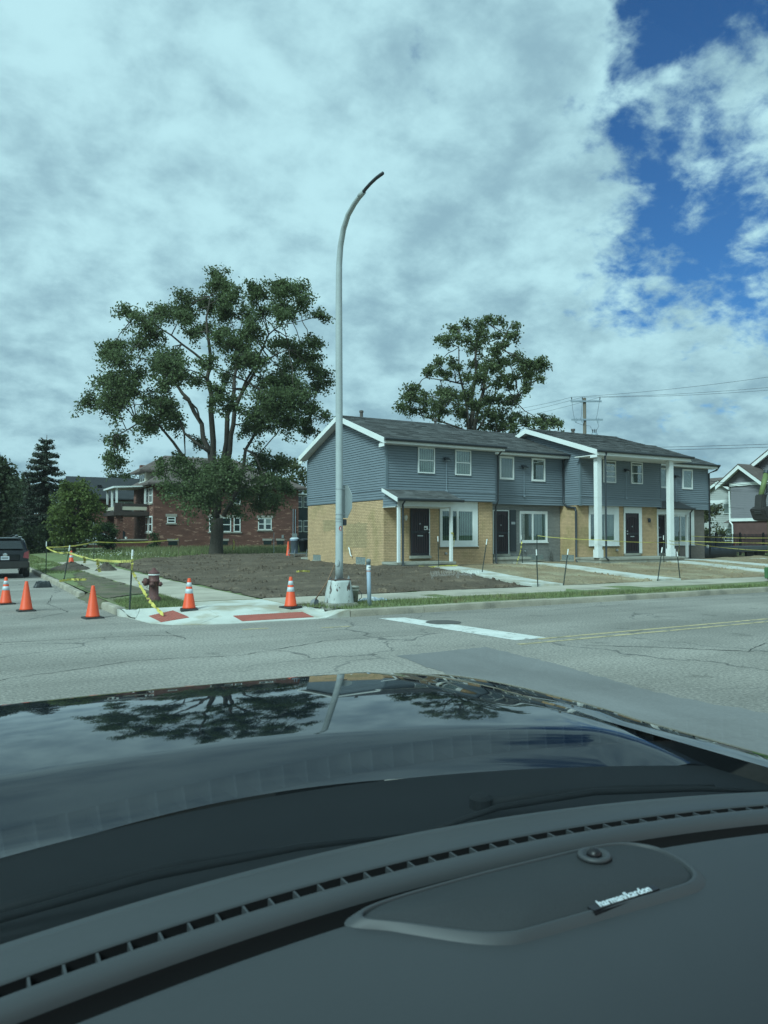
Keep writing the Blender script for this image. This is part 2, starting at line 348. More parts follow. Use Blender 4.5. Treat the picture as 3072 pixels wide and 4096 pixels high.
soil('verge_dirt', [(3.3, 20.0), (4.75, 21.5), (4.75, 35.5), (4.1, 33), (3.6, 28), (3.2, 23.5)], mat('verge_dirt', (.13, .105, .07), .97, var=.25, vs=1.2, var2=.2, vs2=12, bump=.8, bs=18, col2=(.09, .10, .045), c2s=1.5, c2lo=.5, c2hi=.62), .16, .03, .02, 8.0)
MB().grid(lambda u, v: (2.82 + .62 * u + .05 * nz(v * 9, u * 3), 18.85 + 3.85 * v, -.01 + .175 * ss(0, .85, u) + .02 * nz(u * 8, v * 20, 3)), 10, 40).build('kerb_gap_dirt', MATS['verge_dirt'], smooth=True, kind='structure')
def clods(name, poly, n, m, smin, smax, seed):
    rnd = random.Random(seed); mb = MB(); x0, x1 = min(p[0] for p in poly), max(p[0] for p in poly); y0, y1 = min(p[1] for p in poly), max(p[1] for p in poly)
    while n:
        x, y = rnd.uniform(x0, x1), rnd.uniform(y0, y1)
        if not inpoly(x, y, poly): continue
        n -= 1
        if nz(x * .7, y * .7, seed) < -.1: continue
        r = smin + (smax - smin) * rnd.random() ** 3; z = hgt(x, y) + .05; a = rnd.uniform(0, 6.28)
        v = [(x + r * math.cos(a + k * 1.2566) * rnd.uniform(.7, 1.3), y + r * math.sin(a + k * 1.2566) * rnd.uniform(.7, 1.3), z - .02) for k in range(5)]
        t = [(x + (q[0] - x) * .55, y + (q[1] - y) * .55, z + r * rnd.uniform(.35, .9)) for q in v]
        mb.add(v + t, [(k, (k + 1) % 5, 5 + (k + 1) % 5, 5 + k) for k in range(5)] + [(5, 6, 7, 8, 9)])
    o = mb.build(name, m); o['kind'] = 'stuff'; return o
clods('soil_clods', SOILP, 4200, M_SOIL, .02, .11, 2)['label'] = 'loose clods scattered over the bare topsoil'
clods('yard_clods', [(16.9, 18.1), (40, 18.1), (40, 25), (17.8, 25)], 2600, M_DRY, .015, .07, 6)['label'] = 'loose lumps scattered over the dry front yards'
# kerbs: segments are pieces
def kerb(name, pts, seg, wd=.16, h=.15):
    root = bpy.data.objects.new(name, None); COL.objects.link(root); root['kind'] = 'structure'
    root.location = (pts[0][0], pts[0][1], 0)
    for (a, b) in zip(pts[:-1], pts[1:]):
        a, b = Vector((*a, 0)), Vector((*b, 0)); n = max(1, round((b - a).length / seg)); d = (b - a) / n; s = Vector((-d.y, d.x, 0)).normalized()
        for i in range(n):
            g = d.normalized() * .006; p, q = a + d * i + g, a + d * (i + 1) - g
            dz = random.uniform(-.008, .008); k = random.uniform(-.006, .006); m = MB()
            pr = [(0, -.05), (0 + .01, h * .55), (.02, h - .018), (.045, h), (wd, h + .004), (wd, -.05)]
            va = [p + s * (u + k) + Vector((0, 0, v + dz * (v > 0))) for u, v in pr]; vb = [q + s * (u + k) + Vector((0, 0, v + dz * (v > 0))) for u, v in pr]
            N = len(pr); m.add(va + vb, [(j, (j + 1) % N, N + (j + 1) % N, N + j)[::-1] for j in range(N)] + [tuple(range(N)), tuple(range(N, 2 * N))[::-1]])
            m.build('kerb_stone', M_KERB, root)
    return root
kerb('main_street_kerb', [(7.35, 14.45), (60, 14.45)], 1.85)
kerb('main_street_kerb', [(60, 14.45), (200, 14.45)], 14)
kerb('side_street_kerb', [(3.0, 110), (2.98, 40), (2.95, 22.6)], 2.4)
kerb('side_street_kerb', [(2.96, 18.95), (3.03, 17.1)], 1.85, .17, .16)
# corner apron, ramps and flares (new concrete), each panel its own piece
ap = bpy.data.objects.new('corner_ramp', None); COL.objects.link(ap); ap['kind'] = 'structure'; ap.location = (5, 15.5, 0)
def panel(name, pts, m, par, th=.09):
    b = MB(); v = [Vector(p) for p in pts]; n = len(v)
    c = sum(v, Vector()) / n; v = [c + (p - c) * (1 - .008 / max(.2, (p - c).length)) for p in v]
    b.add(v + [p - Vector((0, 0, th)) for p in v], [tuple(range(n)), tuple(range(n, 2 * n))[::-1]] + [(i, n + i, n + (i + 1) % n, (i + 1) % n) for i in range(n)])
    return b.build(name, m, par)
def ramp_h(x, y):
    d = 9
    for (a, b) in zip(ARC[:-1], ARC[1:]):
        a, b = Vector(a), Vector(b); q = Vector((x, y)); t = max(0, min(1, (q - a).dot(b - a) / (b - a).length_squared)); d = min(d, (q - a.lerp(b, t)).length)
    return max(.012 + min(.15, d * .085), .152 * ss(6.62, 7.3, x), .152 * ss(16.45, 17.0, y) * ss(3.9, 3.2, x), .152 * ss(16.74, 16.94, y) * (x < 4.73))
def clip(poly, P):
    for i in range(len(P)):
        a, b = P[i], P[(i + 1) % len(P)]; out = []
        ins_ = lambda p: (b[0] - a[0]) * (p[1] - a[1]) - (b[1] - a[1]) * (p[0] - a[0]) >= -1e-9
        for k in range(len(poly)):
            p, q = poly[k], poly[(k + 1) % len(poly)]; u, v = ins_(p), ins_(q)
            if u: out.append(p)
            if u != v:
                den = (b[0] - a[0]) * (q[1] - p[1]) - (b[1] - a[1]) * (q[0] - p[0])
                t = ((b[1] - a[1]) * (p[0] - a[0]) - (b[0] - a[0]) * (p[1] - a[1])) / den; out.append((p[0] + (q[0] - p[0]) * t, p[1] + (q[1] - p[1]) * t))
        poly = out
        if not poly: return []
    return poly
def ramp_piece(name, P, m, up=0.0, par=None, gap=.006):
    c = (sum(p[0] for p in P) / len(P), sum(p[1] for p in P) / len(P)); P = [(c[0] + (x - c[0]) * (1 - gap / max(.2, math.dist((x, y), c))), c[1] + (y - c[1]) * (1 - gap / max(.2, math.dist((x, y), c)))) for x, y in P]
    if sum(P[i][0] * P[(i + 1) % len(P)][1] - P[(i + 1) % len(P)][0] * P[i][1] for i in range(len(P))) < 0: P = P[::-1]
    x0, x1, y0, y1 = min(p[0] for p in P), max(p[0] for p in P), min(p[1] for p in P), max(p[1] for p in P); b = MB(); st = .16
    for i in range(int((x1 - x0) / st) + 1):
        for j in range(int((y1 - y0) / st) + 1):
            q = clip([(x0 + i * st, y0 + j * st), (x0 + (i + 1) * st, y0 + j * st), (x0 + (i + 1) * st, y0 + (j + 1) * st), (x0 + i * st, y0 + (j + 1) * st)], P)
            if len(q) > 2: b.add([(x, y, ramp_h(x, y) + up) for x, y in q], [tuple(range(len(q)))])
    N = len(P); e = []
    for i in range(N):
        for t in range(6): e.append((lerp(P[i][0], P[(i + 1) % N][0], t / 6), lerp(P[i][1], P[(i + 1) % N][1], t / 6)))
    b.add([(x, y, ramp_h(x, y) + up) for x, y in e] + [(x, y, -.05) for x, y in e], [(i, len(e) + i, len(e) + (i + 1) % len(e), (i + 1) % len(e)) for i in range(len(e))])
    return b.build(name, m, par or ap)
ramp_piece('ramp_panel', [(3.2, 16.2), (3.32, 15.35), (3.65, 14.85), (4.1, 14.6), (4.72, 15.3), (4.72, 16.95), (3.45, 16.95)], M_NEWCONC)
ramp_piece('ramp_panel', [(4.1, 14.6), (4.7, 14.45), (5.4, 14.41), (6.6, 14.40), (6.6, 15.35), (4.72, 15.3)], M_NEWCONC)
ramp_piece('ramp_flare', [(6.6, 14.40), (7.34, 14.45), (7.34, 14.62), (6.6, 15.35)], M_NEWCONC)
ramp_piece('ramp_flare', [(3.0, 17.08), (3.12, 16.75), (3.2, 16.2), (3.45, 16.95), (3.3, 17.1)], M_NEWCONC)
ramp_piece('landing_panel', [(4.72, 15.3), (6.6, 15.35), (6.6, 16.02), (4.72, 16.02)], M_NEWCONC)
ramp_piece('landing_panel', [(4.72, 16.02), (6.6, 16.02), (6.6, 17.86), (4.72, 17.86)], M_NEWCONC)
ramp_piece('landing_panel', [(6.6, 15.36), (7.0, 15.0), (7.1, 15.3), (6.9, 15.98), (6.6, 16.0)], M_NEWCONC)
def tactile(P, nu, nv):
    t = ramp_piece('tactile_plate', P, M_TACT, .007, gap=0.0); m = MB(); P = [Vector((*p, 0)) for p in P]
    for i in range(nu):
        for j in range(nv):
            u, v = (i + .5) / nu, (j + .5) / nv; q = (P[0] * (1 - u) + P[1] * u) * (1 - v) + (P[3] * (1 - u) + P[2] * u) * v; q.z = ramp_h(q.x, q.y) + .006
            m.add([q + Vector((dx, dy, dz)) for dx, dy, dz in ((-.014, -.014, 0), (.014, -.014, 0), (.014, .014, 0), (-.014, .014, 0), (-.009, -.009, .008), (.009, -.009, .008), (.009, .009, .008), (-.009, .009, .008))], [(4, 5, 6, 7), (0, 1, 5, 4), (1, 2, 6, 5), (2, 3, 7, 6), (3, 0, 4, 7)])
    m.build('tactile_domes', M_TACT, t, kind='stuff')
tactile([(3.52, 15.25), (4.12, 15.38), (4.12, 16.72), (3.52, 16.35)], 11, 22)
tactile([(4.98, 14.58), (6.54, 14.56), (6.54, 15.18), (4.98, 15.18)], 30, 12)
# sidewalks: slabs
def walk(name, a, b, wd, n, m, up, off=0):
    root = bpy.data.objects.new(name, None); COL.objects.link(root); root['kind'] = 'structure'; root.location = (a[0], a[1], 0)
    a, b = Vector((*a, 0)), Vector((*b, 0)); d = (b - a) / n; s = Vector((d.y, -d.x, 0)).normalized() * wd
    for i in range(n):
        p, q = a + d * i, a + d * (i + 1); dz = random.uniform(-.006, .006)
        pts = [p, p + s, q + s, q]
        panel('slab', [(v.x, v.y, hgt(v.x, v.y) + up + dz) for v in pts], m, root, .1)
walk('main_street_sidewalk', (6.62, 17.88), (44.4, 17.88), 1.85, 25, M_CONC, .022)
walk('main_street_sidewalk', (44.5, 17.88), (124, 17.88), 1.85, 20, M_CONC, .022)
walk('side_street_sidewalk', (4.76, 17.9), (4.76, 45.5), 1.72, 18, M_CONC, .022)
walk('house_walk', (15.40, 17.95), (16.62, 25.35), 1.12, 5, M_NEWCONC, .085)
walk('house_walk', (20.95, 17.95), (22.15, 26.7), 1.1, 6, M_NEWCONC, .085)
walk('house_walk', (28.5, 17.95), (30.0, 25.1), 1.1, 5, M_NEWCONC, .085)
walk('house_walk', (31.6, 17.95), (32.9, 26.8), 1.1, 6, M_NEWCONC, .085)
walk('house_walk', (36.9, 17.95), (38.4, 26.5), 1.2, 5, M_NEWCONC, .06)
# road paint, patch, manhole
def flat(name, pts, m, z, par=road, **k): return MB().add([(x, y, z) for x, y in pts], [tuple(range(len(pts)))]).build(name, m, par, **k)
flat('stop_line', [(7.72, 13.9), (8.28, 13.75), (8.78, 9.86), (8.10, 9.86)], M_WHT, .004)
flat('centre_line', [(8.55, 9.74), (8.55, 9.85), (120, 9.90), (120, 9.78)], M_YEL, .004)
flat('centre_line', [(7.85, 9.42), (7.85, 9.53), (120, 9.58), (120, 9.46)], M_YEL, .004)
pp = [(5.55, 9.42), (7.2, 9.5), (7.15, 8.2), (6.95, 7.0), (6.75, 5.6), (6.95, 4.6), (7.2, 3.6), (7.4, 2.2), (5.2, 2.2), (5.3, 4.0), (5.35, 5.8), (5.25, 7.0), (5.4, 8.2)]
pq = []
for (a, b) in zip(pp, pp[1:] + pp[:1]):
    k = max(2, int(math.dist(a, b) / .12)); pq += [(lerp(a[0], b[0], t / k) + random.gauss(0, .022), lerp(a[1], b[1], t / k) + random.gauss(0, .022)) for t in range(k)]
pp = pq
flat('asphalt_patch', pp, M_PATCH, .004)
mh = MB().lathe([(.36, 0), (.36, .009), (.33, .009), (.31, .005), (.0, .006)], (8.5, 12.6, .001), 28).build('manhole_cover', mat('cast_iron', (.12, .11, .10), .7, .4, var=.2, vs=12), road)
M_CRACK = mat('crack_dark', (.035, .035, .033), .95, var=.2)  # cracks are flat dark strips laid on the asphalt
def crack(pts, wd):
    P = []
    for (a, b) in zip(pts[:-1], pts[1:]):
        n = max(2, int(math.dist(a, b) / .12))
        for i in range(n): t = i / n; P.append((lerp(a[0], b[0], t) + random.gauss(0, .018), lerp(a[1], b[1], t) + random.gauss(0, .018)))
    m = MB(); vs = []
    for i, p in enumerate(P):
        q = P[min(i + 1, len(P) - 1)]; o = P[max(i - 1, 0)]; d = Vector((q[0] - o[0], q[1] - o[1])).normalized(); w_ = wd * random.uniform(.2, .9)
        vs += [(p[0] - d.y * w_, p[1] + d.x * w_, .004), (p[0] + d.y * w_, p[1] - d.x * w_, .004)]
    m.add(vs, [(2 * i, 2 * i + 1, 2 * i + 3, 2 * i + 2) for i in range(len(P) - 1)]).build('crack', M_CRACK, road)
crack([(-1.0, 9.6), (.9, 10.4), (2.2, 10.9), (3.6, 10.6), (5.4, 11.4), (7.6, 11.2)], .012)
crack([(8.7, 8.9), (9.8, 7.9), (10.4, 7.2), (11.6, 6.6), (12.4, 5.6)], .02); crack([(10.4, 7.2), (11.4, 7.6), (13.2, 7.3)], .015); crack([(11.6, 6.6), (10.8, 5.6), (10.9, 4.6)], .012)
crack([(-3, 13.2), (.5, 13.8), (3.0, 13.5), (3.5, 13.0)], .014); crack([(3.3, 13.9), (3.35, 12.6)], .012)
crack([(9.2, 14.2), (12, 13.4), (15, 13.7), (20, 13.1)], .012); crack([(1.2, 17.2), (2.2, 18.5), (2.0, 21), (2.4, 24)], .014)
flat('faded_marking', [(4.6, 13.45), (5.1, 13.4), (5.1, 13.5), (4.6, 13.55)], M_YEL, .004); flat('faded_marking', [(6.0, 12.95), (6.6, 12.9), (6.6, 13.0), (6.0, 13.05)], M_YEL, .004)

# ------------------------------------------------------------------ townhouses
def brickwork(mb, mortar, axis, c, a0, a1, z0, z1, holes, out, alt=None):
    mb0 = mb
    """real bricks on a wall plane; axis 'y': wall at Y=c facing -Y, axis 'x': wall at X=c facing -X. holes: (a0,a1,z0,z1)"""
    bl, bh, j = .203, .0667, .013
    row = 0; z = z0
    while z < z1 - .02:
        h = min(bh, z1 - z); s = a0 - (bl / 2 if row % 2 else 0)
        while s < a1 - .01:
            p, q = max(s, a0) + j / 2, min(s + bl, a1) - j / 2
            if q - p > .02:
                cuts = [(p, q)]
                for (h0, h1, k0, k1) in holes:
                    if z + h > k0 + .01 and z < k1 - .01:
                        nc = []
                        for (u, v) in cuts:
                            if v <= h0 or u >= h1: nc.append((u, v))
                            else:
                                if u < h0 - .02: nc.append((u, h0))
                                if v > h1 + .02: nc.append((h1, v))
                        cuts = nc
                for (u, v) in cuts:
                    o = random.uniform(.012, .017); mb = alt[0] if alt and alt[1]((u + v) / 2, z) else mb0
                    if axis == 'y': mb.add([(u, c, z), (v, c, z), (v, c, z + h - j), (u, c, z + h - j), (u, c - o, z), (v, c - o, z), (v, c - o, z + h - j), (u, c - o, z + h - j)], [(4, 5, 6, 7), (0, 1, 5, 4), (1, 2, 6, 5), (2, 3, 7, 6), (3, 0, 4, 7)])
                    else: mb.add([(c, v, z), (c, u, z), (c, u, z + h - j), (c, v, z + h - j), (c - o, v, z), (c - o, u, z), (c - o, u, z + h - j), (c - o, v, z + h - j)], [(4, 5, 6, 7), (0, 1, 5, 4), (1, 2, 6, 5), (2, 3, 7, 6), (3, 0, 4, 7)])
            s += bl
        z += bh; row += 1
BOARD = .107
def boards_front(par, x0, x1, y, z0, z1, m=None):
    m = m or M_SIDE
    n = round((z1 - z0) / BOARD); st = (z1 - z0) / n; src = None
    for i in range(n):
        z = z0 + i * st
        if src is None:
            b = MB(); g_ = z + .016; b.add([(x0, y - .012, z + st), (x0, y - .032, g_), (x0, y, g_), (x0, y, z + st), (x1, y - .012, z + st), (x1, y - .032, g_), (x1, y, g_), (x1, y, z + st)], [(0, 1, 5, 4), (1, 2, 6, 5), (0, 3, 2, 1), (4, 5, 6, 7), (0, 4, 7, 3)])
            src = b.build('siding_board', m, par)
        else: inst(src, 'siding_board', par, (0, 0, i * st))
def boards_side(par, x, z0, z1, span, m=None, step=BOARD):
    """boards on a wall facing -X; span(z)-> (y0,y1)"""
    m = m or M_SIDE; n = round((z1 - z0) / step); st = (z1 - z0) / n
    for i in range(n):
        z = z0 + i * st; a0, a1 = span(z); b0, b1 = span(z + st)
        if a1 - a0 < .1: continue
        if b1 < b0: b0 = b1 = (b0 + b1) / 2
        g_ = z + .016; MB().add([(x - .012, b0, z + st), (x - .032, a0, g_), (x, a0, g_), (x, b0, z + st), (x - .012, b1, z + st), (x - .032, a1, g_), (x, a1, g_), (x, b1, z + st)], [(0, 4, 5, 1), (1, 5, 6, 2), (0, 1, 2, 3), (4, 7, 6, 5), (0, 3, 7, 4)]).build('siding_board', m, par)
def window_sash(par, x0, x1, z0, z1, y, bars=(.5,), fr=.05, blind=True, sill=False, bm=None, light=(1, 0), proud=.03):
    """double-hung window on a wall at Y=y"""
    o = MB(); b = .001
    f = MB(); p = y - proud
    f.box(x0, x1, p, y + .02, z1 - fr, z1); f.box(x0, x1, p, y + .02, z0, z0 + fr); f.box(x0, x0 + fr, p, y + .02, z0 + fr, z1 - fr); f.box(x1 - fr, x1, p, y + .02, z0 + fr, z1 - fr)
    win = f.build('window', M_TRIM, par)
    for t in bars:
        zz = lerp(z0, z1, t); MB().box(x0 + fr, x1 - fr, p + .008, y + .01, zz - .02, zz + .02).build('meeting_rail', M_TRIM, win)
    MB().box(x0 + fr, x1 - fr, y - .008, y - .004, z0 + fr, z1 - fr).build('pane', M_PANE, win)
    if blind:
        s = MB(); n = int((x1 - x0 - 2 * fr) / .09)
        for i in range(n):
            u = x0 + fr + (x1 - x0 - 2 * fr) * i / n; k = .09
            s.add([(u, y + .001, z0 + fr), (u + k * .8, y + .008, z0 + fr), (u + k * .8, y + .008, z1 - fr), (u, y + .001, z1 - fr)], [(0, 1, 2, 3)])
        s.build('blind_slats', bm or M_BLIND, win, kind='stuff')
    MB().box(x0 + fr, x1 - fr, y + .0095, y + .0115, z0 + fr, z1 - fr).build('interior_dark', M_DIM, win)
    return win
# window glass that lets the blinds show and mirrors the sky
def pane_mat():
    M = bpy.data.materials.new('clear_pane'); M.use_nodes = True; nt = M.node_tree; nt.nodes.clear(); L = nt.links.new
    t = nt.nodes.new('ShaderNodeBsdfTransparent'); t.inputs[0].default_value = (.78, .84, .82, 1)
    g = nt.nodes.new('ShaderNodeBsdfGlossy'); g.inputs['Roughness'].default_value = .02
    lw = nt.nodes.new('ShaderNodeLayerWeight'); lw.inputs[0].default_value = .35
    mx = nt.nodes.new('ShaderNodeMixShader'); o = nt.nodes.new('ShaderNodeOutputMaterial')
    mr = nt.nodes.new('ShaderNodeMapRange'); L(lw.outputs['Facing'], mr.inputs[0]); mr.inputs[3].default_value = .06; mr.inputs[4].default_value = .5
    L(mr.outputs[0], mx.inputs[0]); L(t.outputs[0], mx.inputs[1]); L(g.outputs[0], mx.inputs[2]); L(mx.outputs[0], o.inputs[0]); return M
M_PANE = pane_mat(); M_DIM = mat('dim_interior', (.035, .04, .04), .9, var=.1)
def big_window(par, px0, px1, pz0, pz1, gx0, gx1, gz0, gz1, mull, y, surround=True):
    f = MB(); p = y - .035
    f.box(px0, gx0, p, y + .02, pz0, pz1); f.box(gx1, px1, p, y + .02, pz0, pz1); f.box(gx0, gx1, p, y + .02, gz1, pz1); f.box(gx0, gx1, p, y + .02, pz0, gz0)
    win = f.build('window', M_TRIM, par)
    MB().box(px0 - .02, px1 + .02, y - .075, y, pz0 - .035, pz0 - .002).build('sill', M_TRIM, win)
    MB().box(mull - .025, mull + .025, p - .006, y, gz0, gz1).build('mullion', M_TRIM, win)
    fr = MB(); e = .03
    for (u, v) in ((gx0, mull - .025), (mull + .025, gx1)):
        fr.box(u, u + e, p + .012, y, gz0, gz1); fr.box(v - e, v, p + .012, y, gz0, gz1); fr.box(u + e, v - e, p + .012, y, gz1 - e, gz1); fr.box(u + e, v - e, p + .012, y, gz0, gz0 + e)
    fr.build('sash_frame', M_TRIM, win)
    for k, (u, v) in enumerate(((gx0 + e, mull - .025 - e), (mull + .025 + e, gx1 - e))):
        MB().box(u, v, y - .008, y - .004, gz0 + e, gz1 - e).build('pane', M_PANE, win)
        s = MB(); n = int((v - u) / .085)
        for i in range(n):
            a = u + (v - u) * i / n; s.add([(a, y + .001, gz0), (a + .07, y + .008, gz0), (a + .07, y + .008, gz1), (a, y + .001, gz1)], [(0, 1, 2, 3)])
        s.build('blind_slats', M_BLIND2 if k == 0 else M_BLIND, win, kind='stuff')
    MB().box(gx0, gx1, y + .0095, y + .0115, gz0, gz1).build('interior_dark', M_DIM, win)
    return win
def door(par, x0, x1, z0, z1, y, trim_l, trim_r, top=True, paper=False):
    d = MB().box(x0, x1, y - .02, y + .03, z0, z1).build('door', M_DOOR2, par)
    f = MB(); t = .055; p = y - .055
    f.box(x0, x0 + t, p, y - .021, z0, z1); f.box(x1 - t, x1, p, y - .021, z0, z1); f.box(x0 + t, x1 - t, p, y - .021, z1 - t, z1); f.box(x0 + t, x1 - t, p, y - .021, z0, z0 + .1)
    zm = lerp(z0, z1, .49); f.box(x0 + t, x1 - t, p, y - .021, zm - .05, zm + .05)
    f.build('security_frame', M_DOOR, d)
    n = 7; xm = (x0 + x1) / 2
    for i in range(1, n):
        u = lerp(x0 + t, x1 - t, i / n); top_z = z1 - t - .10 - .14 * ((u - xm) / (x1 - xm)) ** 2 * 2
        MB().box(u - .009, u + .009, p + .01, p + .03, z0 + .1, zm - .05).build('bar', M_BARS, d)
        MB().box(u - .009, u + .009, p + .01, p + .03, zm + .05, top_z).build('bar', M_BARS, d)
    MB().tube([(lerp(x0 + t, x1 - t, k / 10), p + .02, z1 - t - .10 - .14 * ((lerp(x0 + t, x1 - t, k / 10) - xm) / (x1 - xm)) ** 2 * 2) for k in range(11)], .011, 6).build('arch_bar', M_BARS, d)
    hx = x1 - .05 if x0 < 29 else x0 + .05
    for dz in (-.02, .12): MB().lathe([(.012, 0), (.012, .03), (.03, .045), (.028, .07), (0, .075)], (hx, p, zm + dz), 10, (0, -1, 0)).build('knob', M_CHROME, d)
    MB().box(xm - .14, xm + .14, p + .004, p + .009, zm - .17, zm - .12).build('mail_slot', M_STEEL, d)
    MB().box(xm - .03, xm + .015, p + .004, p + .009, zm + .33, zm + .39).build('door_viewer', M_STEEL, d)
    if paper:
        MB().box(x1 - .27, x1 - .08, p - .006, p - .003, zm + .10, zm + .27).build('paper_notice', M_TIP, d)
        MB().box(x1 - .25, x1 - .15, p - .0075, p - .0062, zm + .13, zm + .20).build('notice_print', M_BARS, d)
    tr = MB(); w = .045
    if trim_l: tr.box(x0 - w, x0, y - .045, y + .02, z0 - .02, z1 + (w if top else 0))
    if trim_r: tr.box(x1, x1 + w, y - .045, y + .02, z0 - .02, z1 + (w if top else 0))
    if top: tr.box(x0, x1, y - .045, y + .02, z1, z1 + w)
    if tr.v: tr.build('door_trim', M_TRIM, d)
    MB().box(x0 - .06, x1 + .08, y - .10, y + .02, z0 - .12, z0 - .002).build('threshold', M_PCONC, d)
    return d
def flood(par, x, y, z, zc):
    f = MB(); f.prism([(x - .14, y - .02, z + .09), (x + .14, y - .02, z + .09), (x + .14, y - .20, z - .02), (x - .14, y - .20, z - .02)], (0, .0, -.035))
    f.box(x - .10, x + .10, y - .12, y - .022, z - .05, z + .06)
    o = f.build('floodlight', M_DARK, par)
    MB().box(x - .09, x + .09, y - .19, y - .10, z - .062, z - .05).build('lens', M_REFL, o)
    MB().tube([(x, y - .035, z - .05), (x, y - .035, zc)], .011, 6).build('conduit', M_STEELP, o)
    MB().box(x - .05, x + .05, y - .06, y - .024, zc - .04, zc + .04).build('junction_box', M_STEELP, o)
M_STEELP = mat('painted_conduit', (.26, .31, .36), .5, var=.05)
def gutter(par, x0, x1, y, z):
    g = MB(); P = [(0, 0), (-.11, 0), (-.125, -.04), (-.09, -.11), (0, -.11)]
    g.prism([(x0, y + a, z + b) for a, b in P], (x1 - x0, 0, 0)); g.build('gutter', M_DARK, par)
def downspout(par, pts, r=.042): MB().tube(pts, r, 6).build('downspout', M_DARK, par, smooth=True)
def roof_slab(par, x0, x1, ye, ze, yr, zr, yb, zb, th=.10, name='roof'):
    o = MB(); n = 18
    o.prism([(x0, ye, ze), (x0, yr, zr), (x0, yb, zb), (x0, yb, zb - th), (x0, yr, zr - th), (x0, ye, ze - th)], (x1 - x0, 0, 0))
    r = o.build(name, M_ROOF, par)
    # courses of shingles standing a little proud
    s = MB(); L_ = math.hypot(yr - ye, zr - ze); k = int(L_ / .145); ny, nzv = -(zr - ze) / L_, (yr - ye) / L_
    for i in range(k):
        a, b = i / k, (i + 1.02) / k; x = x0 + .01; al = i % 2
        while x < x1 - .02:
            wd = random.uniform(.25, .75); q = min(x + wd, x1 - .01); t1 = random.choice((.012, .016, .021)); 
            p0 = (lerp(ye, yr, a) + ny * t1, lerp(ze, zr, a) + nzv * t1); p1 = (lerp(ye, yr, b) + ny * .003, lerp(ze, zr, b) + nzv * .003); p2 = (lerp(ye, yr, a), lerp(ze, zr, a))
            s.add([(x, *p0), (q, *p0), (q, *p1), (x, *p1), (x, *p2), (q, *p2)], [(0, 1, 2, 3), (4, 5, 1, 0)]); x = q
    s.build('shingles', M_SHING, r, kind='stuff')
    MB().tube([(x0, yr, zr + .01), (x1, yr, zr + .01)], .035, 6).build('ridge_cap', M_ROOF, r)
    return r
M_SHING = mat('shingle_tabs', (.11, .11, .108), .95, var=.16, vs=1.5, var2=.15, vs2=22, island=.32, spec=.15)
def rake(par, x, ye, ze, yr, zr, yb, zb, d=.22, tail=True):
    f = MB(); e = .03
    f.prism([(x - e, ye, ze + .015), (x - e, yr, zr + .015), (x - e, yb, zb + .015), (x - e, yb, zb - d), (x - e, yr, zr - d), (x - e, ye, ze - d)], (e - .002, 0, 0))
    if tail: f.box(x - e, x - .002, ye + .0, ye + .42, ze - .34, ze - d + .002) ; f.box(x - e, x - .002, yb - .42, yb, zb - .34, zb - d + .002)
    f.build('rake_board', M_TRIM, par)
def vent_block(par, axis, c, a0, a1, z0, z1):
    if axis == 'x':
        o = MB().box(c - .018, c + .05, a0, a1, z0, z1).build('basement_window', M_GLBLK, par)
        for i in range(1, 4): u = lerp(a0, a1, i / 4); MB().box(c - .024, c - .019, u - .008, u + .008, z0, z1).build('block_joint', M_PCONC, o)
        MB().box(c - .06, c + .02, a0 - .05, a1 + .05, z0 - .07, z0 - .002).build('sill', M_PCONC, o)
    else:
        o = MB().box(a0, a1, c - .018, c + .05, z0, z1).build('basement_window', M_GLBLK, par)
        for i in range(1, 4): u = lerp(a0, a1, i / 4); MB().box(u - .008, u + .008, c - .024, c - .019, z0, z1).build('block_joint', M_PCONC, o)
        MB().box(a0 - .05, a1 + .05, c - .06, c + .02, z0 - .07, z0 - .002).build('sill', M_PCONC, o)
M_GLBLK = mat('glass_block', (.20, .23, .22), .35, var=.35, vs=14, var2=.3, vs2=40, spec=.5)
GRP = 'row of attached two-storey townhouses'
# ---- unit one: corner house with small porch
u1 = thing('townhouse', 'corner townhouse with tan brick gable wall and small shed-roofed porch', 'house', (18, 27, .4), GRP)
X0, X1, YS, YB, YR = 15.25, 20.85, 26.75, 27.0, 34.75
MB().box(X0 + .02, X1, YB + .012, YR, .1, 3.26).build('wall_core', M_TANM, u1)
MB().box(X0 + .01, X1, YS + .002, YR, 3.24, 5.58).prism([(X0 + .01, YS + .1, 5.57), (X0 + .01, YR - .05, 5.57), (X0 + .01, 30.6, 7.02)], (.2, 0, 0)).build('upper_wall_core', M_SIDE2, u1)
b = MB(); H1 = [(16.5, 17.54, .7, 2.96), (18.0, 20.1, 1.2, 3.3)]
brickwork(b, None, 'y', YB + .012, X0, X1 + .05, .22, 3.26, H1, 0); b.build('brickwork', M_TAN, u1, kind='stuff')
b = MB(); b2 = MB(); brickwork(b, None, 'x', X0 + .02, YB, YR, .22, 3.26, [(33.19, 34.08, .54, .80), (28.59, 29.49, .51, .80)], 0, (b2, lambda y, z: (28.5 < y < 30.5 and 1.2 + .2 * nz(y * 2, 1) < z < 2.25 + .15 * nz(y * 2, 5)) or (31.0 < y < 32.9 and 1.95 + .1 * nz(y * 3, 1) < z < 2.45))); b.build('brickwork', M_TAN, u1, kind='stuff'); b2.build('patched_brickwork', M_TANP, u1, kind='stuff')
vent_block(u1, 'x', X0 + .02, 33.19, 34.08, .54, .80); vent_block(u1, 'x', X0 + .02, 28.59, 29.49, .51, .80)
boards_front(u1, X0 - .02, X1, YS, 3.25, 5.56)
def gspan(z):
    if z < 5.5: return (YS + .0, YR + .02)
    t = (z - 5.5) / (7.05 - 5.5); return (lerp(YS - .1, 30.65, t), lerp(YR + .12, 30.65, t))
boards_side(u1, X0 + .008, 3.27, 7.05, gspan)
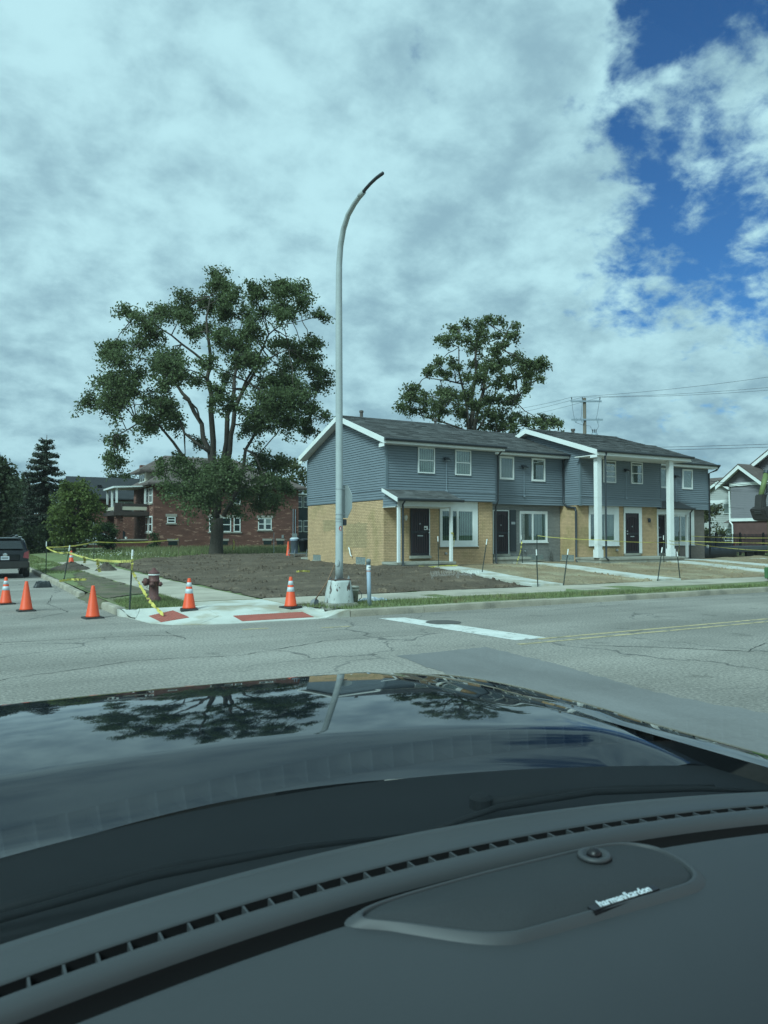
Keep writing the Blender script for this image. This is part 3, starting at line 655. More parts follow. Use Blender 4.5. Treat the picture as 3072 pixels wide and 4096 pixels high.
MB().box(X0 - .042, X0 + .06, YS - .042, YS + .05, 3.24, 5.5).build('corner_trim', M_SIDE2, u1)
MB().box(X0 - .03, X0 + .05, YR - .04, YR + .04, 3.24, 5.5).build('corner_trim', M_SIDE2, u1)
MB().box(X0 - .03, X0, YS, YR, 3.245, 3.275).build('starter_strip', M_SIDE2, u1)
roof_slab(u1, X0 - .36, X1 + .22, 26.28, 5.70, 30.65, 7.20, 35.05, 5.70)
rake(u1, X0 - .362, 26.28, 5.70, 30.65, 7.20, 35.05, 5.70)
MB().box(X0 - .34, X1 + .2, 26.32, YS, 5.50, 5.54).build('soffit', M_SOFF, u1)
MB().prism([(X0 - .34, 26.3, 5.52), (X0 - .34, 30.65, 7.04), (X0 - .34, 35.0, 5.52), (X0 - .34, 35.0, 5.50), (X0 - .34, 30.65, 7.02), (X0 - .34, 26.3, 5.50)], (.34, 0, 0)).build('rake_soffit', M_SOFF, u1)
MB().box(X0 - .36, X1 + .2, 26.285, 26.318, 5.50, 5.66).build('fascia', M_TRIM, u1); gutter(u1, X0 - .37, X1 + .24, 26.284, 5.705)
window_sash(u1, 16.75, 17.59, 4.38, 5.48, YS - .045); window_sash(u1, 18.65, 19.49, 4.37, 5.47, YS - .045)
flood(u1, 18.17, YS - .045, 5.02, 3.66)
MB().tube([(X0 - .03, 34.6, 3.62), (X0 - .036, 26.72, 3.66)], .012, 6).tube([(X0 - .03, YS - .05, 3.66), (X1, YS - .05, 3.66)], .012, 6).build('conduit', M_STEELP, u1)
door(u1, 16.56, 17.47, .90, 2.91, YB, False, True, False, True)
big_window(u1, 18.04, 20.05, 1.29, 3.235, 18.14, 19.80, 1.50, 2.84, 18.97, YB)
MB().lathe([(.0, 0), (.05, 0), (.05, .04), (.075, .10), (.07, .19), (.03, .23), (0, .23)], (16.28, YB - .09, 2.38), 12).build('porch_light', mat('frosted_lamp', (.62, .60, .54), .4, var=.05), u1, smooth=True)
MB().lathe([(.055, 0), (.055, .07), (.03, .075), (.03, .12), (0, .12)], (18.33, YB - .012, .97), 12, (0, -1, 0)).build('wall_outlet', M_STEEL, u1)
# porch
pz = MB().box(15.2, 18.0, 25.80, YB, .22, .56).build('porch_slab', M_PCONC, u1); MB().box(15.16, 18.04, 25.76, YB - .003, .562, .67).build('porch_cap', M_PCONC, pz, bevel=.012)
MB().box(16.62, 17.82, 25.46, 25.758, .2, .52).build('step', M_PCONC, u1, bevel=.015)
for cx in (15.32, 17.86): MB().box(cx - .055, cx + .055, 25.83, 25.94, .672, 2.93).build('porch_post', M_TRIM, u1)
MB().box(15.24, 18.02, 25.82, 25.95, 2.932, 3.13).build('porch_beam', M_TRIM, u1)
pr = MB().prism([(15.04, 25.50, 3.17), (15.04, 26.72, 3.60), (15.04, 26.72, 3.66), (15.04, 25.50, 3.23)], (3.12, 0, 0)).build('porch_roof', M_ROOF, u1)
s = MB()
for i in range(9):
    x = 15.05
    while x < 18.14:
        q = min(x + random.uniform(.2, .5), 18.15); a, c = i / 9, (i + 1.03) / 9; t1 = random.choice((.012, .016, .02))
        s.add([(x, lerp(25.5, 26.72, a), lerp(3.23, 3.66, a) + t1), (q, lerp(25.5, 26.72, a), lerp(3.23, 3.66, a) + t1), (q, lerp(25.5, 26.72, c), lerp(3.23, 3.66, c) + .003), (x, lerp(25.5, 26.72, c), lerp(3.23, 3.66, c) + .003), (x, lerp(25.5, 26.72, a), lerp(3.23, 3.66, a)), (q, lerp(25.5, 26.72, a), lerp(3.23, 3.66, a))], [(0, 1, 2, 3), (4, 5, 1, 0)]); x = q
s.build('shingles', M_SHING, pr, kind='stuff')
MB().prism([(15.015, 25.48, 3.25), (15.015, 26.74, 3.69), (15.015, 26.74, 3.55), (15.015, 25.48, 3.08)], (.022, 0, 0)).build('rake_board', M_TRIM, pr)
gutter(u1, 15.03, 18.2, 25.498, 3.235)
MB().box(15.2, 18.02, 25.96, YB, 2.90, 2.925).build('porch_ceiling', M_SOFF, u1)
for i in range(5):
    z = 2.93 + i * BOARD; y0 = 25.86 if z < 3.2 else lerp(25.86, 26.74, (z - 3.2) / .32)
    MB().add([(15.226, y0, z + BOARD), (15.206, y0, z), (15.23, y0, z), (15.226, 26.98, z + BOARD), (15.206, 26.98, z), (15.23, 26.98, z)], [(0, 3, 4, 1), (1, 4, 5, 2), (0, 1, 2), (3, 5, 4)]).build('siding_board', M_SIDE, u1)
downspout(u1, [(15.36, 25.45, 3.13), (15.40, 25.70, 3.0), (15.42, 25.72, 2.85), (15.42, 25.72, .45), (15.46, 25.60, .38)])
vp = MB().lathe([(.075, 0), (.075, .42), (.10, .42), (.10, .50), (.075, .52), (0, .53)], (16.48, 31.3, 7.0), 12).build('roof_vent', mat('rusty_flue', (.10, .085, .075), .6, .3, var=.2, vs=9), u1); vp.location.z += .15
MB().tube([(X0 - .04, 30.0, 1.18), (X0 - .10, 29.98, 1.20), (X0 - .10, 29.9, 1.12), (X0 - .09, 29.86, .95), (X0 - .09, 29.8, .86), (X0 - .05, 29.74, .82)], .03, 8).build('overflow_pipe', M_TRIM, u1, smooth=True)
MB().box(15.4, 16.6, YR, YR + 1.2, .2, .62).build('rear_step', M_PCONC, u1)
# ---- unit two: set back, grey brick
u2 = thing('townhouse', 'set-back grey brick townhouse between the corner house and the columned house', 'house', (23.3, 28, .4), GRP)
X0, X1, YS, YB = 20.85, 25.85, 27.75, 28.0
MB().box(X0 + .003, X1 - .003, YB + .012, 35.5, .1, 3.24).build('wall_core', M_GREYM, u2)
MB().box(X0 + .003, X1 - .003, YS + .002, 35.5, 3.22, 5.56).build('upper_wall_core', M_SIDE2, u2)
b = MB(); brickwork(b, None, 'y', YB + .012, X0, X1, .22, 3.22, [(21.66, 22.61, .7, 2.96), (23.28, 25.01, 1.4, 2.93), (23.75, 24.76, .56, .82)], 0); b.build('brickwork', M_GREY, u2, kind='stuff')
vent_block(u2, 'y', YB + .012, 23.75, 24.76, .58, .82)
boards_front(u2, X0, X1, YS, 3.2, 5.56)
roof_slab(u2, X0 + .01, X1 + .2, 27.30, 5.70, 31.6, 7.20, 36.0, 5.70)
MB().box(X0 + .23, X1 + .0, 27.34, YS, 5.50, 5.54).build('soffit', M_SOFF, u2); MB().box(X0 + .23, X1 - .01, 27.305, 27.338, 5.50, 5.66).build('fascia', M_TRIM, u2); gutter(u2, X0 + .24, X1 - .05, 27.304, 5.705)
window_sash(u2, 21.85, 22.71, 4.37, 5.46, YS - .045, bars=(), fr=.09, bm=M_BLIND2); window_sash(u2, 23.79, 24.63, 4.35, 5.46, YS - .045, bars=(), fr=.09, bm=M_BLIND2)
flood(u2, 23.3, YS - .045, 5.0, 3.62)
MB().tube([(X0, YS - .05, 3.66), (X1 - .04, YS - .05, 3.64)], .012, 6).build('conduit', M_STEELP, u2)
door(u2, 21.71, 22.56, .89, 2.90, YB, True, True, True)
MB().box(22.69, 23.04, YB - .04, YB - .002, .99, 2.96).build('shutter', M_DARK, u2); MB().box(22.75, 22.98, YB - .05, YB - .041, 2.28, 2.40).build('shutter_plate', M_STEEL, u2)
big_window(u2, 23.28, 25.01, 1.42, 2.93, 23.34, 24.92, 1.50, 2.82, 24.08, YB)
sl = MB().box(21.0, 23.1, 27.05, YB, .2, .64).build('porch_slab', M_PCONC, u2); MB().box(20.97, 23.14, 27.0, YB - .003, .642, .76).build('porch_cap', M_PCONC, sl, bevel=.012)
MB().box(22.05, 23.12, 26.66, 26.998, .2, .54).build('step', M_PCONC, u2, bevel=.012)
downspout(u2, [(20.98, 26.30, 5.60), (20.98, 26.52, 5.45), (20.94, 26.66, 5.30), (20.94, 26.66, 3.30), (20.98, 26.80, 3.14), (21.0, 26.90, 3.05), (21.0, 26.90, .55), (21.0, 26.78, .46)])
MB().lathe([(.07, 0), (.07, .3), (.12, .3), (.12, .42), (0, .46)], (21.13, 32.0, 7.3), 12).build('roof_vent', MATS['rusty_flue'], u2)
MB().tube([(25.08, YB - .04, 1.1), (25.1, YB - .1, .9), (25.04, YB - .08, .7), (25.14, YB - .12, .55)], .03, 6).tube([(25.2, YB - .05, 1.0), (25.18, YB - .1, .72), (25.24, YB - .06, .5)], .025, 6).build('gas_meter_pipes', mat('grey_pipe', (.12, .12, .11), .6, var=.3, vs=20), u2)
MB().lathe([(.04, 0), (.04, .09), (.025, .1), (0, .1)], (23.55, YB - .01, 1.0), 10, (0, -1, 0)).build('wall_outlet', M_STEEL, u2)
# ---- unit three: two-storey portico
u3 = thing('townhouse', 'townhouse with two tall white columns carrying its long front roof', 'house', (28.6, 26.8, .4), GRP)
X0, X1, YS, YB = 25.85, 31.45, 26.6, 26.85
MB().box(X0 + .012, X1, YB + .012, 35.0, .1, 3.22).build('wall_core', M_TANM, u3)
MB().box(X0 + .01, X1, YS + .002, 35.0, 3.2, 5.56).prism([(X0 + .01, YS - .9, 5.55), (X0 + .01, 34.5, 5.55), (X0 + .01, 30.1, 7.06)], (.2, 0, 0)).build('upper_wall_core', M_SIDE2, u3)
b = MB(); brickwork(b, None, 'y', YB + .012, X0, X1, .42, 3.22, [(26.62, 28.68, 1.2, 3.3), (29.0, 30.3, .7, 3.3)], 0); brickwork(b, None, 'x', X0 + .012, YB, 28.0, .22, 3.22, [(27.05, 27.9, .56, .80)], 0); b.build('brickwork', M_TAN, u3, kind='stuff')
vent_block(u3, 'x', X0 + .012, 27.05, 27.9, .56, .80)
boards_front(u3, X0 - .02, X1, YS, 3.19, 5.52)
def g3(z):
    if z < 5.5: return (YS, 27.76)
    t = (z - 5.5) / (7.1 - 5.5); return (lerp(25.5, 30.1, t), lerp(34.9, 30.1, t))
boards_side(u3, X0 + .005, 3.2, 7.08, g3)
MB().box(X0 - .042, X0 + .06, YS - .042, YS + .05, 3.18, 5.5).build('corner_trim', M_SIDE2, u3); MB().box(X1 - .06, X1 + .02, YS - .032, YS + .05, 3.18, 5.5).build('corner_trim', M_SIDE2, u3)
roof_slab(u3, X0 - .36, X1 + .62, 25.12, 5.70, 30.1, 7.26, 35.0, 5.70)
rake(u3, X0 - .362, 25.12, 5.70, 30.1, 7.26, 35.0, 5.70)
MB().box(X0 - .34, X1 + .58, 25.16, YS, 5.46, 5.50).build('soffit', M_SOFF, u3)
MB().prism([(X0 - .34, 25.2, 5.50), (X0 - .34, 30.1, 7.08), (X0 - .34, 35.0, 5.50), (X0 - .34, 35.0, 5.48), (X0 - .34, 30.1, 7.06), (X0 - .34, 25.2, 5.48)], (.34, 0, 0)).build('rake_soffit', M_SOFF, u3)
MB().box(X0 - .36, X1 + .5, 25.125, 25.158, 5.46, 5.66).build('fascia', M_TRIM, u3); gutter(u3, X0 - .37, X1 + .64, 25.124, 5.705)
for cx in (25.80, 30.72):
    c = MB().box(cx - .145, cx + .145, 25.30, 25.53, 1.10, 5.455).build('column', M_TRIM, u3, bevel=.01)
    MB().box(cx - .18, cx + .18, 25.26, 25.57, .712, 1.098).build('column_base', M_TRIM, c, bevel=.012)
    MB().box(cx - .149, cx + .149, 25.296, 25.534, 3.50, 3.51).build('column_joint', M_SOFF, c)
MB().box(25.75, X1 - .02, 25.18, YB, .2, .60).build('porch_slab', M_PCONC, u3); MB().box(25.72, X1 - .004, 25.14, YB - .002, .602, .71).build('porch_cap', M_PCONC, u3, bevel=.012)
MB().box(29.5, 31.0, 24.82, 25.138, .2, .46).build('step', M_PCONC, u3, bevel=.012)
window_sash(u3, 27.32, 28.18, 4.34, 5.42, YS - .045, bars=(.28, .52, .78), bm=M_BLIND2); window_sash(u3, 29.25, 30.07, 4.35, 5.44, YS - .045, bars=(.48, .86), bm=M_BLIND2)
flood(u3, 28.87, YS - .045, 4.98, 3.62)
MB().tube([(X0 - .03, 27.7, 3.64), (X0 - .03, YS - .05, 3.64), (X1, YS - .05, 3.62)], .012, 6).build('conduit', M_STEELP, u3)
big_window(u3, 26.64, 28.66, 1.26, 3.20, 26.72, 28.36, 1.49, 2.82, 27.75, YB)
MB().box(29.02, 29.10, YB - .045, YB + .01, .84, 3.18).box(30.06, 30.28, YB - .045, YB + .01, .84, 3.18).box(29.10, 30.06, YB - .045, YB + .01, 2.88, 3.18).build('door_surround', M_TRIM, u3)
door(u3, 29.11, 30.05, .86, 2.87, YB, False, False, False)
MB().box(30.70, 30.78, YB - .16, YB - .01, 2.62, 2.64).lathe([(0, 0), (.07, 0), (.08, .14), (.03, .22), (0, .22)], (30.74, YB - .12, 2.42), 10).build('porch_light', M_DARK, u3)
MB().lathe([(.055, 0), (.055, .07), (.03, .075), (.03, .12), (0, .12)], (28.47, YB - .012, 1.02), 12, (0, -1, 0)).build('wall_outlet', M_STEEL, u3)
downspout(u3, [(26.05, 25.10, 5.58), (26.06, 25.2, 5.40), (26.04, 25.16, 5.20), (26.04, 25.16, .72), (26.10, 25.05, .60)], .05)
downspout(u3, [(25.76, 27.34, 5.60), (25.78, 27.66, 5.40), (25.78, 27.66, 3.35), (25.77, 27.4, 3.15), (25.77, 26.86, 3.08), (25.77, 26.82, 2.9), (25.77, 26.82, .55), (25.70, 26.68, .45)], .05)
MB().lathe([(.09, 0), (.09, .36), (.12, .36), (.12, .46), (0, .46)], (29.14, 30.5, 7.12), 12).build('roof_vent', MATS['rusty_flue'], u3)
# ---- unit four
u4 = thing('townhouse', 'end townhouse with grey-brown brick and small porch behind the second tall column', 'house', (34, 28, .4), GRP)
X0, X1, YS, YB = 31.45, 36.65, 27.75, 28.0
MB().box(X0 + .003, X1, YB + .012, 35.5, .1, 3.2).build('wall_core', M_GREYM, u4); MB().box(X0 + .003, X1, YS + .002, 35.5, 3.18, 5.56).build('upper_wall_core', M_SIDE2, u4)
b = MB(); brickwork(b, None, 'y', YB + .012, X0, X1 + .01, .22, 3.2, [(32.5, 33.4, .6, 2.95), (33.75, 35.78, 1.2, 3.3)], 0); b.build('brickwork', M_BROWN, u4, kind='stuff')
boards_front(u4, X0, X1, YS, 3.18, 5.54)
MB().box(X1 - .06, X1 + .03, YS - .032, YS + .05, 3.17, 5.5).build('corner_trim', M_SIDE2, u4)
roof_slab(u4, X0 + .01, X1 + .36, 27.30, 5.70, 31.6, 7.20, 36.0, 5.70)
MB().box(X0 + .6, X1 + .34, 27.34, YS, 5.48, 5.52).build('soffit', M_SOFF, u4); MB().box(X0 + .6, X1 + .34, 27.305, 27.338, 5.48, 5.66).build('fascia', M_TRIM, u4); gutter(u4, X0 + .64, X1 + .40, 27.304, 5.705)
window_sash(u4, 32.45, 33.27, 4.3, 5.4, YS - .045, bars=(), fr=.09, bm=M_BLIND); window_sash(u4, 34.48, 35.32, 4.3, 5.4, YS - .045, bars=(), fr=.09, bm=M_BLIND)
flood(u4, 33.95, YS - .045, 4.95, 3.6); MB().tube([(X0, YS - .05, 3.6), (X1, YS - .05, 3.58)], .012, 6).build('conduit', M_STEELP, u4)
door(u4, 32.5, 33.35, .80, 2.85, YB, True, True, True)
big_window(u4, 33.78, 35.76, 1.23, 3.18, 33.9, 35.35, 1.43, 2.82, 34.62, YB)
MB().box(31.5, 33.9, 26.9, YB, .2, .58).build('porch_slab', M_PCONC, u4, bevel=.01)
MB().box(32.6, 33.8, 26.5, 26.898, .2, .42).build('step', M_PCONC, u4, bevel=.01)
MB().prism([(31.46, 26.75, 3.15), (31.46, 27.72, 3.55), (31.46, 27.72, 3.62), (31.46, 26.75, 3.22)], (2.72, 0, 0)).build('porch_roof', M_SHING, u4); gutter(u4, 31.46, 34.2, 26.748, 3.22)
MB().box(31.5, 34.0, 26.92, 27.02, 2.86, 3.12).build('porch_beam', M_TRIM, u4)
for cx in (31.58, 33.9): MB().box(cx - .055, cx + .055, 26.93, 27.04, .582, 2.858).build('porch_post', M_TRIM, u4)
downspout(u4, [(34.02, 26.70, 3.12), (34.02, 26.85, 2.95), (34.02, 26.88, .5)]); downspout(u4, [(37.0, 27.25, 5.60), (36.98, 27.4, 5.42), (36.72, 27.7, 5.25), (36.72, 27.7, .5)], .05)

# ------------------------------------------------------------------ vegetation
def leaf_mat(name, c, var=.4, tr=.5): return mat(name, c, .6, var=.18, vs=.35, island=var, trans=tr, spec=.25)
M_LEAF = leaf_mat('maple_leaves', (.118, .155, .068)); M_LEAF2 = leaf_mat('elm_leaves', (.128, .158, .07)); M_LEAFY = leaf_mat('bright_leaves', (.13, .165, .05))
M_NEEDLE = leaf_mat('spruce_needles', (.048, .062, .042), .3, .1); M_LEAFD = leaf_mat('dark_leaves', (.07, .092, .048)); M_LEAFO = leaf_mat('olive_leaves', (.10, .11, .045)); M_BUSH = leaf_mat('bush_leaves', (.05, .078, .03))
class Leaves:
    def __init__(s): s.v = []; s.f = []
    def leaf(s, p, size, droop=.5):
        d = Vector((random.gauss(0, 1), random.gauss(0, 1), random.gauss(-droop, .8))).normalized(); n = d.orthogonal().normalized()
        n = Matrix.Rotation(random.uniform(0, 6.28), 3, d) @ n; w = size * random.uniform(.26, .4); l = size * random.uniform(.7, 1.25)
        k = len(s.v); q = p + d * l; mid = p + d * l * .5
        s.v += [tuple(p), tuple(mid + n * w), tuple(q), tuple(mid - n * w)]; s.f.append((k, k + 1, k + 2, k + 3))
    def clump(s, c, r, n, size, droop=.5, flat=1.0):
        for _ in range(n):
            while True:
                q = Vector((random.uniform(-1, 1), random.uniform(-1, 1), random.uniform(-1, 1)))
                if q.length < 1: break
            q = q * (.45 + .55 * q.length)
            s.leaf(c + Vector((q.x * r, q.y * r, q.z * r * flat)), size, droop)
    def build(s, name, m, parent):
        mb = MB(); mb.v, mb.f = s.v, s.f; return mb.build(name, m, parent)
SIDE = Vector((math.sin(HEAD), -math.cos(HEAD), 0)); DEEP = Vector((math.cos(HEAD), math.sin(HEAD), 0))
def jag(pts, rad, mb, n=7, wob=.06):
    P, Q = [], []
    for i in range(len(pts) - 1):
        a, b = Vector(pts[i]), Vector(pts[i + 1]); k = max(2, int((b - a).length / .9))
        for j in range(k):
            t = j / k; P.append(a.lerp(b, t) + Vector((random.gauss(0, wob), random.gauss(0, wob), random.gauss(0, wob * .6)))); Q.append(lerp(rad[i], rad[i + 1], t))
    P[0] = Vector(pts[0]); P.append(Vector(pts[-1])); Q.append(rad[-1]); mb.tube(P, Q, n); return P
def traced_tree(name, label, base, lobes, limbs, trunk, lay, m, dens, leaf, depth, group=None, sub=9, cl=.42, dist=53.0):
    """lobes (side, height, radius) and limbs [(side, height, deep)...], metres from the trunk's foot; depth: half-thickness of the crown"""
    root = thing(name, label, 'tree', base, group); B = Vector(base)
    W = lambda s_, h, d=0: B + SIDE * s_ + DEEP * d + Vector((0, 0, h))
    tb = MB(); limb_pts = []
    jag([W(*p) for p in trunk[0]], trunk[1], tb, 12, .02)
    for pts, r0, r1 in limbs:
        P = jag([W(*p) for p in pts], [.72 * lerp(r0, r1, i / (len(pts) - 1)) for i in range(len(pts))], tb)
        limb_pts += [(p, lerp(r0, r1, i / (len(P) - 1))) for i, p in enumerate(P)][1:]
    tb.build('trunk', M_BARK, root, smooth=True)
    lv = Leaves(); tw = MB(); smax = max(abs(l[0]) for l in lobes); rnd = random.Random(5)
    lobes = lobes + [(a + rnd.gauss(0, .4 * c), b + rnd.gauss(0, .35 * c), c * .9) for a, b, c in lobes if rnd.random() < lay]
    for (s_, h, r) in lobes:
        d = rnd.uniform(-1, 1) * depth * math.sqrt(max(.12, 1 - (s_ / (smax * 1.05)) ** 2)); k_ = 1 + d / dist; c = W(s_ * k_, 1.4 + (h - 1.4) * k_, d)
        p, pr = min(limb_pts, key=lambda q: (q[0] - c).length)
        jag([p, p.lerp(c, .5) + Vector((0, 0, .15 * r)), c], [max(.03, min(pr * .6, .07)), .035, .018], tw, 5, .08)
        for k in range(max(5, int(sub * r))):
            v = Vector((rnd.gauss(0, 1), rnd.gauss(0, 1), rnd.gauss(0, .8))).normalized() * r * rnd.uniform(.6, 1.25); e = c + v; e.z -= .12 * v.length
            mid = c + v * .5 + Vector((0, 0, .08)); tw.tube([c + v * .05, mid, e], [.018, .012, .005], 3, False)
            for t in (.25, .5, .75, 1.0):
                q = (c + v * .05).lerp(mid, t * 2) if t <= .5 else mid.lerp(e, t * 2 - 1)
                lv.clump(q, cl * rnd.uniform(.6, 1.2), int(dens * rnd.uniform(.4, 1.2)), leaf, .6, .7)
    tw.build('twigs', M_BARK, root, kind='stuff'); lv.build('crown', m, root)
    return root
def blob_tree(name, label, base, h, rx, rz, th, m, n=60, dens=60, leaf=.3, cl=.8, group=None, cat='tree', trunk=True, low=.0, seed=1):
    """generic tree or bush: clumps through an uneven crown"""
    rnd = random.Random(seed); root = thing(name, label, cat, base, group); B = Vector(base); tb = MB()
    cz = B.z + h - rz
    if trunk: jag([B, B + Vector((0, 0, h * .35)), B + Vector((.2, .1, h * .8))], [th, th * .75, th * .25], tb, 8, .05)
    lv = Leaves()
    for k in range(n):
        a = rnd.uniform(0, 6.28); u = rnd.uniform(-1, 1); rr = math.sqrt(1 - u * u) * rnd.uniform(.45, 1.0) * (1 + .22 * math.sin(3 * a + seed) + .12 * math.sin(5 * a))
        q = Vector((B.x + rx * rr * math.cos(a), B.y + rx * rr * math.sin(a), cz + rz * u * rnd.uniform(.7, 1.0)))
        if q.z < B.z + low: continue
        if k % 2 == 0: s = B + Vector((0, 0, min(h * .7, max(.1, (q.z - B.z) * .55)))); tb.tube([s, s.lerp(q, .6) + Vector((0, 0, .15)), q], [th * .3, th * .16, .012], 4, False)
        lv.clump(q, cl * rnd.uniform(.6, 1.3), int(dens * rnd.uniform(.6, 1.3)), leaf, .3, .8)
    if tb.v: tb.build('trunk' if trunk else 'stems', M_BARK, root, smooth=True)
    lv.build('crown' if cat == 'tree' else 'foliage', m, root)
    return root
# the big tree (measures in hundredths of the traced sketch)
K = .01163
def lob(L, k, x0, y0): return [((x - x0) * k, (y0 - y) * k, r * k) for x, y, r in L]
BL = [(230,1190,70),(250,1080,110),(380,1010,100),(480,960,100),(170,870,90),(270,830,110),(400,840,120),(520,880,90),(190,720,100),(310,680,110),(190,540,90),(250,490,80),(330,600,100),(430,640,80),(400,360,110),(320,310,70),(430,290,80),(470,440,70),(600,230,90),(560,300,80),(680,250,90),(640,330,80),(790,130,90),(850,150,70),(780,240,70),(860,300,80),(970,200,80),(970,300,70),(1120,170,80),(1200,150,90),(1300,170,80),(1380,240,80),(1430,320,60),(1200,270,80),(1300,320,60),(1120,300,60),(600,560,110),(680,620,100),(560,650,90),(720,400,70),(900,430,70),(1000,500,100),(1080,440,100),(1180,480,110),(1290,520,110),(1380,590,90),(1440,650,60),(1050,600,110),(930,620,80),(1180,640,110),(1280,720,120),(1380,800,120),(1440,880,80),(1480,930,40),(1150,780,120),(1080,880,110),(1250,870,130),(1350,960,100),(1200,960,110),(1100,1000,90),(1380,1020,70),(1000,950,60),(940,780,60),(860,690,60),(620,750,80),(700,1090,50),(660,700,60),(800,1250,120),(900,1300,130),(760,1380,120),(860,1420,120),(1000,1280,120),(1080,1200,110),(1160,1250,110),(1140,1400,90),(1120,1490,70),(960,1400,110),(700,1280,90),(620,1370,70),(880,1500,60),(640,1210,70),(600,1250,60),(560,1000,70),(1200,1330,70),(580,930,70)]
def LM(pts, dz, r0, r1): return ([((x - 850) * K, (1775 - y) * K, dz * i) for i, (x, y) in enumerate(pts)], r0, r1)
big = [LM([(850,1560),(830,1180),(815,900),(790,700),(800,500),(790,330),(800,200)], .0, .36, .05), LM([(845,1540),(800,1150),(740,970),(650,820),(590,740),(480,630),(400,560),(250,530)], .25, .30, .04),
       LM([(835,1400),(690,1230),(600,1100),(520,1000),(400,1000),(280,1080)], -.35, .20, .04), LM([(860,1520),(900,1000),(930,760),(940,600),(940,440),(970,300)], .4, .30, .04),
       LM([(880,1400),(960,900),(1010,780),(1080,690),(1180,600),(1300,560)], -.3, .26, .04), LM([(990,800),(1100,560),(1150,420),(1230,350),(1350,320)], .3, .13, .03),
       LM([(890,1540),(980,1350),(1010,1130),(1100,960),(1250,930),(1380,950)], .35, .24, .04), LM([(770,600),(650,500),(520,410),(400,330)], -.4, .13, .03), LM([(640,820),(720,880),(740,960)], .1, .1, .08), LM([(800,1150),(650,1030),(560,900),(420,840),(250,840)], .4, .16, .03), LM([(1010,1130),(1100,1180),(1150,1300),(1130,1420)], -.5, .10, .03), LM([(860,1450),(800,1350),(720,1330)], -.6, .09, .03)]
traced_tree('large_tree', 'tall spreading tree with thick forked trunk at the edge of the bare soil', (15.68, 51.57, .36), lob(BL, K, 850, 1775), big, ([(0, -.2), (0, .25), (0, 1.0), (0, 2.6)], [.62, .50, .44, .42]), .65, M_LEAF, 21, .19, 5.0, sub=12, cl=.52)
K2 = .00977
TL = [(740,110,60),(680,130,70),(830,140,60),(900,170,50),(640,230,80),(560,160,45),(540,190,50),(720,260,90),(820,240,60),(900,240,45),(640,330,80),(480,260,60),(400,270,50),(440,310,40),(560,280,60),(760,350,60),(830,310,45),(410,440,55),(340,490,55),(300,520,40),(400,520,55),(480,480,50),(640,450,80),(720,470,70),(560,570,60),(640,560,70),(800,470,70),(880,430,60),(960,400,60),(1000,450,60),(1080,470,60),(1120,440,50),(1140,480,40),(1020,530,60),(1080,540,45),(930,550,60),(840,560,50),(900,610,45),(1000,600,45),(780,600,45),(440,680,80),(520,660,80),(580,700,70),(380,680,60),(340,740,60),(430,770,70),(520,800,80),(640,760,60),(720,730,70),(800,720,80),(880,730,60),(960,710,50),(720,820,80),(820,830,80),(900,850,70),(960,840,60),(880,910,60),(760,900,70),(640,880,60),(150,640,50),(200,640,50),(240,680,50),(160,700,60),(230,740,60),(120,790,40),(200,800,60),(280,800,50),(320,840,50),(1010,880,50),(1080,880,60),(1160,850,50),(1220,880,50),(1130,920,50),(1260,900,40),(700,980,90),(500,960,90),(900,1000,90)]
def LM2(pts, dz, r0, r1): return ([((x - 610) * K2, (1860 - y) * K2, dz * i) for i, (x, y) in enumerate(pts)], r0, r1)
t2 = [LM2([(605,1100),(620,700),(640,500),(650,300),(740,130)], .1, .28, .03), LM2([(610,1100),(640,900),(700,560),(760,420),(830,290),(900,170)], -.3, .24, .03), LM2([(600,1000),(590,800),(530,500),(520,400),(540,200)], .3, .18, .03), LM2([(560,600),(430,570),(340,550),(280,530)], .3, .09, .03), LM2([(690,650),(800,580),(950,540),(1120,470)], .4, .12, .03), LM2([(605,1000),(570,760),(430,750)], -.5, .14, .03), LM2([(620,1000),(750,760),(900,740)], -.4, .14, .03), LM2([(600,1050),(560,930),(300,850),(150,780)], .3, .15, .03), LM2([(640,1000),(800,950),(1000,900),(1200,890)], .3, .12, .03)]
traced_tree('tall_tree', 'tall open-crowned tree rising behind the townhouse roofs', (32.1, 43.9, .4), lob(TL, K2, 610, 1860), t2, ([(0, -.2), (0, 3), (0, 7.5)], [.42, .36, .32]), .35, M_LEAF2, 11, .19, 3.4, sub=14, cl=.38)
# spruce
def spruce(base, h, r):
    rnd = random.Random(3); root = thing('spruce_tree', 'dark conifer with bare spire top at the far left', 'tree', base); B = Vector(base)
    tb = MB().tube([B, B + Vector((0, 0, h * .6)), B + Vector((.1, 0, h))], [.28, .14, .02], 8); lv = Leaves()
    k = 0
    while k < 150:
        tier = int(rnd.random() ** 1.15 * 17); t = (tier + rnd.uniform(0, .35)) / 17; z = h * (.12 + .87 * t); rr = r * (1 - t) ** .85 * rnd.uniform(.6, 1.15) + .35; a = rnd.uniform(0, 6.28); k += 1
        s = B + Vector((0, 0, z)); e = s + Vector((math.cos(a) * rr, math.sin(a) * rr, -.12 * rr + .25 * (t > .85)))
        m_ = s.lerp(e, .55) + Vector((0, 0, -.10 * rr)); tb.tube([s, m_, e + Vector((0, 0, .08 * rr))], [.05, .03, .01], 4, False)
        n = int(rr * 7) + 2
        for i in range(n):
            p = s.lerp(m_, i / n * 2) if i < n / 2 else m_.lerp(e, (i / n - .5) * 2)
            lv.clump(p + Vector((0, 0, -.10)), .22, 15, .20, 1.4, .9)
    tb.build('trunk', M_BARK, root, smooth=True); lv.build('crown', M_NEEDLE, root)
spruce((6.75, 75, .4), 10.6, 3.7)
blob_tree('round_tree', 'bright green rounded tree left of the brick house porch', (7.55, 61.1, .4), 5.5, 1.9, 2.5, .16, M_LEAFY, 95, 95, .24, .62, seed=4)
